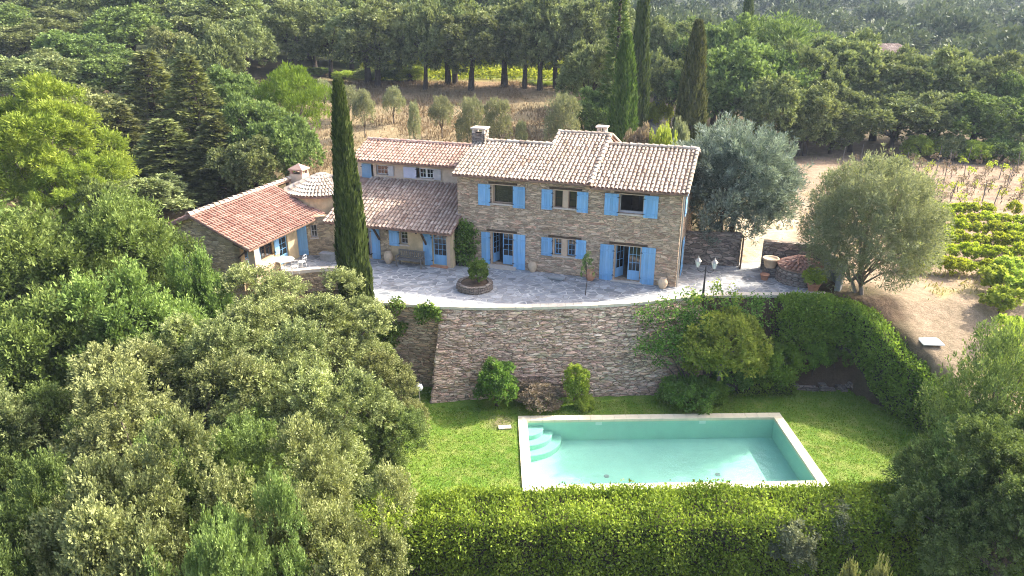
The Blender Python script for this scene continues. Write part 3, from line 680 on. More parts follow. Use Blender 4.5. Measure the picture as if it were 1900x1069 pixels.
shutter(front, s_(4.17), s_(3.40), 3.80, 5.02, house, side=1); shutter(front, s_(2.02), s_(1.26), 3.82, 5.05, house, side=-1)
# ground floor
a, b, z0, z1 = dn[0]; lining(front, a, b, z0, z1, house); lintel(front, a - .25, b + .2, z1, house)
mid = (a + b) / 2
o = window(front, mid - .02, b - .05, z0 + .01, z1 - .05, house, 2, 4, .2, 'blue', True, .5, 'french_door')
mb = MB(); front.box(mb, mid + .0, mid + .03, .17, .2, 1.1, 1.2); mb.build('handle', M['iron'], o)
fr2 = Fr(front.o + front.ex * (a + .07) + front.n * .26, Vector((cos(1.25), sin(1.25), 0)))   # the leaf that stands open
window(fr2, 0, .62, z0 + .01, z1 - .05, house, 2, 4, 0, 'blue', True, .5, 'french_door')
mb = MB(); front.box(mb, a - .15, b + .2, -.32, .24, -.02, .155); mb.build('doorstep', M['sill'], house)
shutter(front, s_(11.42), s_(10.88), .10, 2.12, house, side=1); shutter(front, s_(9.42), s_(8.70), .02, 2.16, house, side=-1)
for a, b, z0, z1 in dn[1:3]: lining(front, a, b, z0, z1, house); window(front, a + .05, b - .05, z0 + .01, z1 - .05, house, 2, 3, .18, 'blue', fw=.05)
sill(front, dn[1][0] - .1, dn[2][1] + .1, dn[1][2], house); lintel(front, dn[1][0] - .3, dn[2][1] + .3, dn[1][3], house)
mb = MB(); front.box(mb, s_(6.49), s_(6.27), -.02, .2, 1.15, 2.175); mb.build('mullion', M['surround'], house)
shutter(front, s_(7.73), s_(7.08), 1.07, 2.16, house, side=1); shutter(front, s_(5.70), s_(5.10), 1.08, 2.20, house, side=-1)
a, b, z0, z1 = dn[3]; lining(front, a, b, z0, z1, house); lintel(front, a - .3, b + .3, z1, house); mid = (a + b) / 2
window(front, mid, b - .05, z0 + .01, z1 - .05, house, 3, 3, .22, 'blue', True, .5, 'french_door')
fr2 = Fr(front.o + front.ex * (a + .07) + front.n * .28, Vector((cos(1.0), sin(1.0), 0)))
window(fr2, 0, .66, z0 + .01, z1 - .05, house, 2, 3, 0, 'blue', True, .5, 'french_door')
mb = MB(); front.box(mb, a - .1, b + .1, -.2, .26, -.02, .055); mb.build('doorstep', M['sill'], house)
mb = MB()
for i in range(7): front.box(mb, mid + .06 + i * .085, mid + .115 + i * .085, .34 + .02 * (i % 2), .36 + .02 * (i % 2), .7, z1 - .1)
mb.build('curtain', M['curtain'], house)
shutter(front, s_(4.29), s_(3.52), -.0, 2.10, house, side=1); shutter(front, s_(1.97), s_(1.20), .0, 2.15, house, side=-1)
# side shutters on the right gable, downpipe
gr = Fr((0, 0, 0), (0, 1, 0))
for y0, y1, z0, z1 in ((1.2, 2.0, 3.7, 5.0), (1.6, 2.5, .1, 2.2)): shutter(gr, y0, y1, z0, z1, house, side=1)
mb = MB(); mb.tube([(.07, -.10, 5.15), (.08, -.12, 3), (.08, -.12, .05)], .05, 8); mb.build('downpipe', M['pipe'], house)
# roofs of the main block (slope .34)
SL = .34; es = Vector((0, 1, SL)).normalized(); k = sqrt(1 + SL * SL); yo = -.38
def zr(y, z0=5.45): return z0 + SL * (y - yo)
r1 = tile_roof('roof', (-LW - .15, yo, 5.45), (1, 0, 0), es, LW + .15 - 8.15, (3.5 - yo) * k, M['tile'], house, seed=1)
ridge(r1, (-LW - .15, 3.5, zr(3.5) + .06), (-8.15, 3.5, zr(3.5) + .06), M['tile'])
r2 = tile_roof('roof', (-8.15, yo, 5.452), (1, 0, 0), es, 3.2, (5.0 - yo) * k, M['tile'], house, seed=2)
ridge(r2, (-8.2, 5.0, zr(5.0) + .06), (-4.9, 5.0, zr(5.0) + .06), M['tile']); ridge(r2, (-4.97, yo, 5.52), (-4.97, 5.0, zr(5.0) + .07), M['tile'], .26, 'verge_tiles'); ridge(r2, (-8.13, 3.5, zr(3.5) + .07), (-8.13, 5.0, zr(5.0) + .07), M['tile'], .24, 'verge_tiles')
r3 = tile_roof('roof', (-4.95, yo, 5.31), (1, 0, 0), es, 5.20, (4.2 - yo) * k, M['tile'], house, seed=3)
ridge(r3, (-4.95, 4.2, zr(4.2, 5.31) + .06), (.25, 4.2, zr(4.2, 5.31) + .06), M['tile']); ridge(r3, (.22, yo, 5.38), (.22, 4.2, zr(4.2, 5.31) + .07), M['tile'], .24, 'verge_tiles')
eb = Vector((0, -1, SL)).normalized()
for (x0, x1, yr, z0, sd) in ((-LW - .15, -8.15, 3.5, 5.45, 4), (-8.15, -4.95, 5.0, 5.452, 5), (-4.95, .25, 4.2, 5.31, 6)):   # rear slopes
    ze = zr(yr, z0) - SL * 5.2
    rr_ = tile_roof('roof', (x1, yr + 5.2, ze), (-1, 0, 0), eb, x1 - x0, 5.2 * k, M['tile'], house, seed=sd, pitch=.26, row=.42)
    if sd == 5: ridge(rr_, (-4.97, yr + 5.2, ze + .08), (-4.97, yr, zr(yr, z0) + .07), M['tile'], .28, 'verge_tiles')
def chimney(x, y, z0, z1, w, d, cap, mat, parent, tiled=False):
    mb = MB(); mb.bx(x - w / 2, x + w / 2, y - d / 2, y + d / 2, z0, z1); o = mb.build('chimney', mat, parent)
    mb = MB(); t = .1
    for sx in (-1, 1):
        for sy in (-1, 1): mb.box((x + sx * (w / 2 - t), y + sy * (d / 2 - t), z1 + .12), (.16, .16, .24))
    mb.bx(x - w / 2 - .06, x + w / 2 + .06, y - d / 2 - .06, y + d / 2 + .06, z1 + .24, z1 + .33)
    if tiled:
        A = [(x - w / 2 - .06, y - d / 2 - .06, z1 + .332), (x + w / 2 + .06, y - d / 2 - .06, z1 + .332), (x + w / 2 + .06, y + d / 2 + .06, z1 + .332), (x - w / 2 - .06, y + d / 2 + .06, z1 + .332)]
        for i in range(4): mb.poly([A[i], A[(i + 1) % 4], (x, y, z1 + .66)])
    mb.build('chimney_cap', cap, o); mb = MB(); mb.bx(x - w / 2 + .19, x + w / 2 - .19, y - d / 2 + .19, y + d / 2 - .19, z1 - .05, z1 + .02); mb.build('flue', M['dark'], o)
chimney(-12.75, 3.5, 5.9, 7.28, .85, .75, M['sill'], M['grey_stone'], house)
chimney(-5.75, 6.2, 6.4, 7.30, .6, .6, M['sill'], M['grey_stone'], house)

# ---- rear wing: front wall at Y=2.95
WY = 2.95; wl = Fr((-21.1, WY, 0), (1, 0, 0)); hw = [(.62, 1.1, 3.95, 4.92), (1.3, 2.15, 4.30, 4.95), (3.9, 5.35, 4.28, 4.95), (7.4, 8.0, 4.3, 4.95)]
holed_wall('rear_wing_wall', (-21.1, WY, 0), (1, 0, 0), 8.4, -.2, 5.05, hw, M['pink_plaster'], house, .4)
mb = MB()
for xx, sg in ((-21.1, -1), (-20.7, 1)): mb.poly([(xx, WY + .4, -.3), (xx, 8.0, -.3), (xx, 8.0, 4.9), (xx, 5.1, 5.9), (xx, WY + .4, 5.1)][::sg])
mb.poly([(-21.1, 8, -.3), (-12.7, 8, -.3), (-12.7, 8, 4.9), (-21.1, 8, 4.9)]); mb.bx(-20.6, -13, 5.6, 5.7, 0, 5.2)
mb.build('rear_wing_side_wall', M['pink_plaster'], house)
shutter(wl, .30, 1.0, 3.70, 4.98, house, 'blue_dull', side=-1)
window(wl, 1.32, 2.13, 4.32, 4.93, house, 3, 2, .12, 'grey_paint'); window(wl, 4.35, 5.33, 4.30, 4.93, house, 2, 2, .10, 'white', leaves=2); window(wl, 7.42, 7.98, 4.32, 4.93, house, 2, 2, .12, 'grey_paint')
shutter(wl, 2.18, 2.6, 4.28, 4.95, house, 'grey_paint', side=-1); shutter(wl, 3.3, 4.2, 4.26, 4.96, house, 'lilac', side=1); shutter(wl, 5.38, 5.9, 4.26, 4.96, house, 'grey_paint', side=-1)
sill(wl, 3.8, 5.4, 4.28, house)
r4 = tile_roof('roof', (-21.45, WY - .40, 5.22), (1, 0, 0), es, 8.6, 2.6 * k, M['tile_pink'], house, seed=7)
ridge(r4, (-21.45, WY + 2.2, 5.22 + SL * 2.6 + .05), (-12.9, WY + 2.2, 5.22 + SL * 2.6 + .05), M['tile_pink'])
tile_roof('roof', (-12.9, WY + 5.4, 5.22 + SL * 2.6 - SL * 3.2), (-1, 0, 0), eb, 8.55, 3.2 * k, M['tile_pink'], house, seed=8, pitch=.26, row=.45)

# ---- lean-to along the front of the wing: wall at Y=-1.0, eave at Y=-1.75
LY = -1.0; ll = Fr((-20.9, LY, 0), (1, 0, 0))
lh = [(1.75, 2.68, .08, 2.14), (4.62, 5.12, 1.15, 2.02), (6.75, 7.62, .08, 2.10)]
holed_wall('lean_to_wall', (-20.9, LY, 0), (1, 0, 0), 8.01, -.2, 2.42, lh, M['plaster'], house, .4)
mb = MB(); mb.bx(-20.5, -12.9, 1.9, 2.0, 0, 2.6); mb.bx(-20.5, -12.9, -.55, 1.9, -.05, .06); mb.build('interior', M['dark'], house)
mb = MB()
for xx, sg in ((-20.9, -1), (-20.5, 1)): mb.poly([(xx, LY + .4, -.3), (xx, 3.0, -.3), (xx, 3.0, 3.7), (xx, LY + .4, 2.3)][::sg])
mb.build('lean_to_side_wall', M['annex_stone'], house)
mb = MB(); ll.box(mb, 2.75, 4.0, -.03, .02, -.1, 2.1); ll.box(mb, 5.2, 6.2, -.028, .02, -.1, .75); mb.build('stone_facing', M['annex_stone'], house)
SLL = 1.83 / 4.7; el = Vector((0, 1, SLL)).normalized(); kl = sqrt(1 + SLL * SLL)
def lclip(u, s): return not (u < .9 and s > 3.7)
r5 = tile_roof('roof', (-21.0, -1.75, 2.27), (1, 0, 0), el, 8.35, 4.69 * kl, M['tile_dark'], house, seed=9, clip=lclip)
mb = MB()
for i in range(9): mb.bar((-20.6 + i * .95, -1.66, 2.14), (-20.6 + i * .95, 2.6, 2.14 + SLL * 4.26), .09, .11)
mb.build('rafters', M['wood'], r5)
for s0 in (3.25, 6.35):
    mb = MB(); p = Vector((-20.9 + s0, LY, 0)); mb.bar(p + Vector((0, -.005, 1.25)), p + Vector((0, -.66, 2.12)), .1); mb.build('brace', M['wood'], house)
shutter(ll, 2.70, 3.28, .04, 2.12, house, side=-1); mb = MB(); ll.box(mb, 2.2, 2.34, .5, .55, .1, 1.95); ll.box(mb, 2.42, 2.5, .6, .65, .1, 1.9); mb.build('curtain', M['curtain'], house)
a, b, z0, z1 = lh[0]; lining(ll, a, b, z0, z1, house, 'surround')
a, b, z0, z1 = lh[1]; window(ll, a, b, z0, z1, house, 2, 3, .14, 'grey_paint'); shutter(ll, 3.92, 4.58, 1.02, 2.04, house, side=1); sill(ll, a - .1, b + .1, z0, house)
a, b, z0, z1 = lh[2]; window(ll, a, b, z0, z1, house, 3, 4, .1, 'blue', True, .55, 'french_door'); shutter(ll, 6.15, 6.72, .02, 2.10, house, side=1)
mb = MB(); ll.box(mb, a - .1, b + .1, -.25, .38, -.02, .075); mb.build('doorstep', M['terracotta'], house)
mb = MB(); ll.box(mb, 7.66, 7.86, -.04, .0, .0, 2.2); mb.build('pilaster', M['surround'], house)

# ---- link wall with a big blue door, under the round tower
lk = Fr((-23.3, -2.2, 0), Vector((2.4, 1.2, 0))); Lk = sqrt(2.4 ** 2 + 1.2 ** 2)
kh = [(1.35, 1.75, 1.15, 1.95)]
holed_wall('link_wall', (-23.3, -2.2, 0), (2.4, 1.2, 0), Lk, -.3, 2.48, kh, M['annex_stone'], house, .4)
window(lk, 1.35, 1.75, 1.15, 1.95, house, 2, 2, .14, 'grey_paint'); shutter(lk, .35, 1.12, .05, 2.25, house, side=-1); sill(lk, 1.28, 1.82, 1.15, house)
tc = Vector((-23.05, 1.6, 0)); TR = 2.15
mb = MB(); mb.lathe([(TR, -.3), (TR, 3.45)], 36, tc); mb.build('tower_wall', M['plaster'], house)
mb = MB(); zt = 3.42; rise = 1.0; RR = TR + .22; nst = 7; sl_ = sqrt(RR ** 2 + rise ** 2)
for i in range(nst):
    r0 = RR * (1 - i / nst); n_ = max(4, int(2 * pi * r0 / .235))
    for j in range(n_):
        an = 2 * pi * j / n_ + i * .3; d = Vector((cos(an), sin(an), 0)); e_s = (-d * RR + Vector((0, 0, rise))).normalized(); e_u = Vector((-d.y, d.x, 0)); nn = e_u.cross(e_s)
        tile_quads(mb, tc + d * r0 + Vector((0, 0, zt + rise * i / nst + .03)), e_u, e_s, nn, .2, sl_ / nst * 1.12, min(1, max(0, rt.gauss(.75, .2))))
r6 = mb.build('roof', M['tile'], house)
mb = MB(); mb.lathe([(RR, zt - .08), (RR, zt), (0, zt + rise)], 36, tc); mb.build('roof_deck', M['channel'], r6)

# ---- annex: eave along local Y at X=-21.75, ridge at X=-25.4
ea = Vector((-1, 0, .438)).normalized(); AX, AZ = -21.72, 2.30; AL = 3.68 * sqrt(1 + .438 ** 2); y0a, y1a = -7.85, -.3
r7 = tile_roof('roof', (AX, y0a, AZ), (0, 1, 0), ea, y1a - y0a, AL, M['tile_red'], house, seed=11, pitch=.24, row=.40)
ridge(r7, (AX - 3.68, y0a - .05, AZ + 3.68 * .438 + .05), (AX - 3.68, 2.4, AZ + 3.68 * .438 + .05), M['tile'], .36)
eab = Vector((1, 0, .438)).normalized()
tile_roof('roof', (AX - 7.3, 2.4, AZ), (0, -1, 0), eab, 2.4 - y0a, AL, M['tile_red'], house, seed=12, pitch=.26, row=.45)
mb = MB(); rx = AX - 3.68; zrg = AZ + 3.68 * .438 - .12
gw = [(-28.7, -22.75)]
mb.poly([(-28.7, -7.45, -2.2), (-22.7, -7.45, -2.2), (-22.7, -7.45, 2.55), (rx, -7.45, zrg), (-28.7, -7.45, 2.3)])
mb.poly([(-28.7, 2.3, -2.2), (-28.7, -7.45, -2.2), (-28.7, -7.45, 2.3), (-28.7, 2.3, 2.3)]); mb.build('annex_wall', M['annex_stone'], house)
af = Fr((-22.7, -7.45, 0), (0, 1, 0)); ah = [(.35, 1.15, .95, 2.0), (1.6, 2.9, .95, 2.0), (3.4, 4.3, .05, 2.05)]
holed_wall('annex_front_wall', (-22.7, -7.45, 0), (0, 1, 0), 5.3, -.3, 2.52, ah, M['plaster'], house, .35)
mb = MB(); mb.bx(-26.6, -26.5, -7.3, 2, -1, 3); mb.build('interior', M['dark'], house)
window(af, .35, 1.15, .95, 2.0, house, 2, 2, .1, 'blue'); window(af, 1.6, 2.9, .95, 2.0, house, 2, 2, .1, 'wood', leaves=2); window(af, 3.4, 4.3, .05, 2.05, house, 2, 4, .1, 'blue', True, .5, 'french_door')
shutter(af, 1.17, 1.58, .9, 2.02, house, side=1); shutter(af, 2.92, 3.36, .9, 2.02, house, side=-1)
mb = MB(); mb.box((-22.0, -7.2, .95), (.42, .42, 2.5)); mb.build('porch_pillar', M['surround'], house)
mb = MB(); mb.bar((-22.0, -7.6, 2.26), (-22.0, -2.3, 2.26), .14, .16); mb.bar((-22.9, -7.62, 2.52), (-21.95, -7.62, 2.22), .1, .12); mb.bar((-22.75, -7.56, 1.7), (-22.1, -7.56, 2.2), .08); mb.build('porch_beam', M['wood'], house)
mb = MB(); mb.bx(-22.66, -22.2, -6.9, -4.75, -.1, .75); mb.build('parapet', M['annex_stone'], house); mb = MB(); mb.bx(-22.68, -22.14, -6.92, -4.7, .752, .83); mb.build('parapet_cap', M['coping'], house)
ag = Fr((-28.7, -7.45, 0), (1, 0, 0)); shutter(ag, 1.6, 2.4, .2, 1.5, house, 'lilac', side=1); window(ag, 2.45, 3.2, .25, 1.45, house, 2, 3, -.06, 'white')
chimney(-24.9, 1.9, 3.0, 4.25, .95, .8, M['tile_pink'], M['pink_plaster'], house, True)
# ------------------------------------------------------------------ foliage generators (every leaf is a real small face)
def nrm_(a): return a / (np.linalg.norm(a, axis=-1, keepdims=True) + 1e-9)
def leaf_quads(pos, ax, nr, L, Wd):
    side = nrm_(np.cross(ax, nr)); L = np.asarray(L)[..., None]; Wd = np.asarray(Wd)[..., None]
    m = pos + ax * L * .45
    return np.stack([pos, m + side * Wd * .5, pos + ax * L, m - side * Wd * .5], 1).reshape(-1, 3)
def dirs(rng, n): return nrm_(rng.normal(size=(n, 3)))
def sph(n, rng, zmin=-.5):
    i = np.arange(n) + .5; z = 1 - (1 - zmin) * i / n; a = i * 2.39996 + rng.random() * 6; r = np.sqrt(np.maximum(0, 1 - z * z))
    return nrm_(np.stack([r * np.cos(a), r * np.sin(a), z], 1) + rng.normal(size=(n, 3)) * .13)
def crown_broad(rng, R, z0, z1, nb, rb, ns, nl, L, Wd, up=.4, jit=.6, zmin=-.55, lob=.17, narrow=0.0, shell=(.5, 1.05)):
    c = np.array([0, 0, (z0 + z1) / 2]); rad = np.array([R - rb * .7, R - rb * .7, (z1 - z0) / 2 - rb * .6])
    d = sph(nb, rng, zmin); k = 1 - lob + 2 * lob * rng.random((nb, 1)); B = c + d * rad * k
    taper = 1 - narrow * np.clip((B[:, 2:3] - c[2]) / (z1 - c[2]), 0, 1); B[:, :2] = c[:2] + (B[:, :2] - c[:2]) * taper
    nin = max(3, nb // 4); di = sph(nin, rng, -.6); Bi = c + di * rad * .45
    Ball = np.concatenate([B, Bi]); Dall = np.concatenate([d, di]); nB = len(Ball)
    rB = rb * (.7 + .6 * rng.random(nB)); tB = rng.random(nB)
    sd = nrm_(rng.normal(size=(nB, ns, 3)) * .8 + Dall[:, None] * .9 + np.array([0, 0, up]))
    sp = Ball[:, None] + sd * (rB[:, None, None] * (.60 + .55 * rng.random((nB, ns, 1)))); rs = rB[:, None] * (.28 + .24 * rng.random((nB, ns))); ts = rng.random((nB, ns))
    ld = nrm_(rng.normal(size=(nB, ns, nl, 3)) + sd[:, :, None] * .55)
    f = shell[0] + (shell[1] - shell[0]) * rng.random((nB, ns, nl, 1))
    p = sp[:, :, None] + ld * rs[:, :, None, None] * f
    n = nB * ns * nl; p = p.reshape(n, 3); ld = ld.reshape(n, 3)
    ax = nrm_(ld * .7 + rng.normal(size=(n, 3)) * jit + np.array([0, 0, up * .6])); nr = nrm_(rng.normal(size=(n, 3)) * .8 + ld * .4 + np.array([0, 0, .5]))
    t = np.clip(.42 * rng.random(n) + .33 * np.repeat(ts.ravel(), nl) + .25 * np.repeat(tB, ns * nl), 0, 1)
    s = .65 + .7 * rng.random(n)
    return leaf_quads(p, ax, nr, L * s, Wd * s), t, B
def crown_plume(rng, R, z0, z1, npl, plen, prad, nl, L, Wd, up=.6, inner=.5, zmin=-.5, tlo=0.0, thi=1.0, egg=0.0):
    c = np.array([0, 0, (z0 + z1) / 2]); rad = np.array([R - plen * .6, R - plen * .6, (z1 - z0) / 2 - plen * .5])
    d = sph(npl, rng, zmin); p0 = c + d * rad * (inner + (1 - inner) * rng.random((npl, 1)) ** .6)
    p0[:, :2] *= 1 - egg * np.clip((p0[:, 2:3] - c[2]) / (z1 - c[2]), -1, 1)
    a = nrm_(d * np.array([1, 1, .6]) + np.array([0, 0, up]) + rng.normal(size=(npl, 3)) * .25); ln = plen * (.6 + .8 * rng.random(npl)); tp = rng.random(npl)
    f = rng.random((npl, nl)); q = nrm_(rng.normal(size=(npl, nl, 3))); q = nrm_(q - a[:, None] * (q * a[:, None]).sum(-1, keepdims=True))
    p = p0[:, None] + a[:, None] * (ln[:, None] * f)[..., None] + q * (prad * (1.05 - .85 * f) * np.sqrt(rng.random((npl, nl))))[..., None]
    n = npl * nl; p = p.reshape(n, 3); q = q.reshape(n, 3); A = np.repeat(a, nl, 0); ax = nrm_(A * .8 + q * .6 + rng.normal(size=(n, 3)) * .2); nr = nrm_(q + rng.normal(size=(n, 3)) * .6 + np.array([0, 0, .3]))
    s = .65 + .7 * rng.random(n); t = np.clip(tlo + (thi - tlo) * (.45 * rng.random(n) + .35 * np.repeat(tp, nl) + .2 * f.ravel()), 0, 1)
    return leaf_quads(p, ax, nr, L * s, Wd * s), t, p0
def crown_lobes(rng, R, z0, z1, nlobe, rl, nsp, nl, spl, prad, L, Wd, up=.35, lob=.22, zmin=-.5, inner=.22, egg=0.0):
    c = np.array([0, 0, (z0 + z1) / 2]); rad = np.array([R - rl * .85, R - rl * .85, (z1 - z0) / 2 - rl * .8])
    d = sph(nlobe, rng, zmin); B = c + d * rad * (1 - lob + lob * 1.4 * rng.random((nlobe, 1)))
    B[:, :2] *= 1 - egg * np.clip((B[:, 2:3] - c[2]) / (z1 - c[2]), -1, 1)
    nin = max(2, int(nlobe * inner)); di = sph(nin, rng, -.5); B = np.concatenate([B, c + di * rad * .5]); d = np.concatenate([d, di]); nb = len(B)
    r = rl * (.65 + .7 * rng.random(nb)); tb = rng.random(nb)
    sd = nrm_(rng.normal(size=(nb, nsp, 3)) * .72 + d[:, None] * .75 + np.array([0, 0, up])); p0 = B[:, None] + sd * (r[:, None, None] * (.45 + .45 * rng.random((nb, nsp, 1)) ** .6))
    a = nrm_(sd + np.array([0, 0, .3]) + rng.normal(size=(nb, nsp, 3)) * .3); ln = spl * (.5 + 1.0 * rng.random((nb, nsp))); ts = rng.random((nb, nsp))
    f = rng.random((nb, nsp, nl)); q = rng.normal(size=(nb, nsp, nl, 3)); q = nrm_(q - a[:, :, None] * (q * a[:, :, None]).sum(-1, keepdims=True))
    p = p0[:, :, None] + a[:, :, None] * (ln[:, :, None] * f)[..., None] + q * (prad * (1.1 - .75 * f) * np.sqrt(rng.random((nb, nsp, nl))))[..., None]
    n = nb * nsp * nl; p = p.reshape(n, 3); q = q.reshape(n, 3); A = np.repeat(a.reshape(-1, 3), nl, 0)
    ax = nrm_(A * .75 + q * .7 + rng.normal(size=(n, 3)) * .25); nr = nrm_(q * .7 + A * .3 + rng.normal(size=(n, 3)) * .5 + np.array([0, 0, .45])); s = .65 + .7 * rng.random(n)
    t = np.clip(.24 * rng.random(n) + .34 * np.repeat(ts.ravel(), nl) + .26 * np.repeat(tb, nsp * nl) + .32 * f.ravel() - .10, 0, 1)
    return leaf_quads(p, ax, nr, L * s, Wd * s), t, B
def both(a, b): return np.concatenate([a[0], b[0]]), np.concatenate([a[1], b[1]]), a[2]
def trunk_mb(rng, h, r, blobs, nlimb=9, lean=(0, 0), forks=1):
    mb = MB(); q = random.Random(int(rng.integers(1e9)))
    for f in range(forks):
        ox, oy = (0, 0) if forks == 1 else (cos(f * 2.4) * r * 1.5, sin(f * 2.4) * r * 1.5)
        top = Vector((ox * 2 + lean[0], oy * 2 + lean[1], h)); mid = Vector((ox * 1.5 + lean[0] * .4 + q.uniform(-.1, .1), oy * 1.5 + lean[1] * .4 + q.uniform(-.1, .1), h * .5))
        mb.tube([(ox, oy, -.4), (ox, oy, .05), mid, top], [r * 1.5, r * 1.15, r * .85, r * .72], 7)
        sel = q.sample(range(len(blobs)), min(nlimb, len(blobs)))
        for i in sel:
            b = Vector(blobs[i]); m = top.lerp(b, .5) + Vector((q.uniform(-.2, .2), q.uniform(-.2, .2), q.uniform(.0, .4)))
            mb.tube([top - Vector((0, 0, .2)), m, b], [r * .5, r * .3, r * .10], 5)
    return mb
PROTO = {}
def reg(key, V, t, mb, leafmat, barkmat, name='tree'):
    cm = quad_mesh(name + '_crown', V, t); cm.materials.append(M[leafmat])
    tm = bpy.data.meshes.new(name + '_trunk'); tm.from_pydata(mb.v, [], mb.f); finish(tm, mb.t); tm.polygons.foreach_set('use_smooth', [True] * len(tm.polygons)); tm.materials.append(M[barkmat])
    lo = np.percentile(V, .5, axis=0); hi = np.percentile(V, 99.5, axis=0)
    PROTO[key] = dict(crown=cm, trunk=tm, w=(hi[0] - lo[0] + hi[1] - lo[1]) / 2, h=hi[2])
def plant(key, name, label, cat, loc, width, height, rot=0, group=None, mat=None, parts=('trunk', 'crown')):
    p = PROTO[key]; o = thing(name, label, cat, loc, rot, group)
    o.scale = (width / p['w'], width / p['w'], height / p['h'])
    for nm, me in ((parts[0], p['trunk']), (parts[1], p['crown'])):
        c = link(nm, me, None, o)
        if mat and me is p['crown']: c.material_slots[0].link = 'OBJECT'; c.material_slots[0].material = M[mat]
    return o
prng = random.Random(77)
def tree_px(key, name, label, cat, px, ytop, D, wpx, group=None, mat=None, rot=None, zb=None, parts=('trunk', 'crown')):
    tp = AT(px, ytop, D); z0 = float(H(tp.x, tp.y)) - .05 if zb is None else zb
    dep = D * CP - (tp.z - 3 - CAM_H) * SP
    return plant(key, name, label, cat, (tp.x, tp.y, z0), wpx / F_PX * dep, tp.z - z0, prng.uniform(0, 6.28) if rot is None else rot, group, mat, parts)

R_ = np.random.default_rng
# broad oaks for the middle distance (three different crowns), a loose one, near ones with fine leaves
for i, (R, z0, z1, nb, rb) in enumerate([(3.9, 2.2, 9.0, 30, 1.45), (3.6, 2.0, 9.0, 26, 1.55), (4.2, 2.6, 9.0, 34, 1.35)]):
    g_ = R_(100 + i); V, t, B = crown_lobes(g_, R * 1.1, z0 - .8, z1, int(nb * .6), rb * .9, 44, 19, .5, .26, .30, .17, lob=.46, inner=.45)
    reg('oak%d' % i, V, t, trunk_mb(g_, 2.6, .30, B, 8), 'leaf_oak', 'dark_bark')
for i, (R, z0, z1, nb, rb, zm) in enumerate([(3.6, 1.9, 10.0, 30, 1.4, -.8), (3.3, 2.3, 10.0, 27, 1.4, -.7), (3.9, 1.6, 10.0, 32, 1.45, -.85)]):   # row oaks, long clear trunks
    g_ = R_(120 + i); V, t, B = crown_lobes(g_, R * 1.12, z0, z1, int(nb * .62), rb * .95, 40, 18, .55, .28, .31, .18, lob=.42, inner=.4, zmin=zm)
    reg('row%d' % i, V, t, trunk_mb(g_, 4.2, .36, B, 8, (.4 * (i - 1), 0)), 'leaf_oak', 'dark_bark')
for i, (R, z0, z1, nb, rb) in enumerate([(3.5, .8, 8.5, 46, 1.05), (3.3, .8, 8.5, 42, 1.1), (3.8, 1.0, 8.5, 52, 1.0)]):
    g_ = R_(140 + i); V, t, B = crown_lobes(g_, R * 1.12, z0 - .2, z1 + .2, 19 + 2 * i, 1.12, 115, 60, .44, .15, .092, .048, up=.5, lob=.50, inner=.5)
    reg('near%d' % i, V, t, trunk_mb(g_, 2.2, .24, B, 14), 'leaf_near', 'bark')
for i in range(2):
    g_ = R_(160 + i); V, t, B = crown_lobes(g_, 4.0, .6, 9.2, 23, 1.05, 64, 42, .85, .18, .17, .076, up=.8, lob=.48, inner=.5)
    reg('ash%d' % i, V, t, trunk_mb(g_, 2.4, .2, B, 16), 'leaf_ash', 'pale_bark')
g_ = R_(170); V, t, B = both(crown_broad(g_, 2.8, .4, 6.8, 26, .7, 10, 36, .13, .055, up=.5, lob=.28), crown_plume(g_, 3.1, .3, 7.0, 330, .9, .2, 55, .14, .05, .7, .45)); reg('airy', V, t, trunk_mb(g_, 1.6, .14, B, 26), 'leaf_oak_green', 'bark')
# olives
g_ = R_(180); V, t, B = both(crown_broad(g_, 3.5, .7, 7.0, 52, 1.0, 12, 54, .19, .042, up=.5, jit=.45, lob=.16, zmin=-.75), crown_plume(g_, 3.8, .4, 7.4, 760, 1.1, .24, 64, .19, .036, .55, .5, -.7, .1, 1)); reg('olive_big', V, t, trunk_mb(g_, 1.0, .13, B, 7, (.3, 0), 3), 'leaf_olive', 'pale_bark')
for i in range(2):
    g_ = R_(184 + i); V, t, B = crown_broad(g_, 1.6, .9 - .5 * i, 3.6, 18, .62, 8, 40, .24, .055, up=.7, jit=.4, lob=.12); reg('olive%d' % i, V, t, trunk_mb(g_, 1.0, .10, B, 6), 'leaf_olive_field', 'bark')
# puffy pines with upright needles
g_ = R_(190); V, t, B = crown_lobes(g_, 4.8, .8, 10.6, 34, 1.15, 56, 30, .55, .2, .30, .055, up=1.1, lob=.34, egg=.25); reg('puff_pine', V, t, trunk_mb(g_, 3, .3, B, 10), 'leaf_pine', 'bark')
g_ = R_(191); V, t, B = crown_broad(g_, 2.6, 2.0, 7.5, 26, 1.0, 9, 50, .34, .06, up=1.3, jit=.3, lob=.12); reg('stone_pine', V, t, trunk_mb(g_, 2.6, .16, B, 8), 'leaf_stone_pine', 'bark')
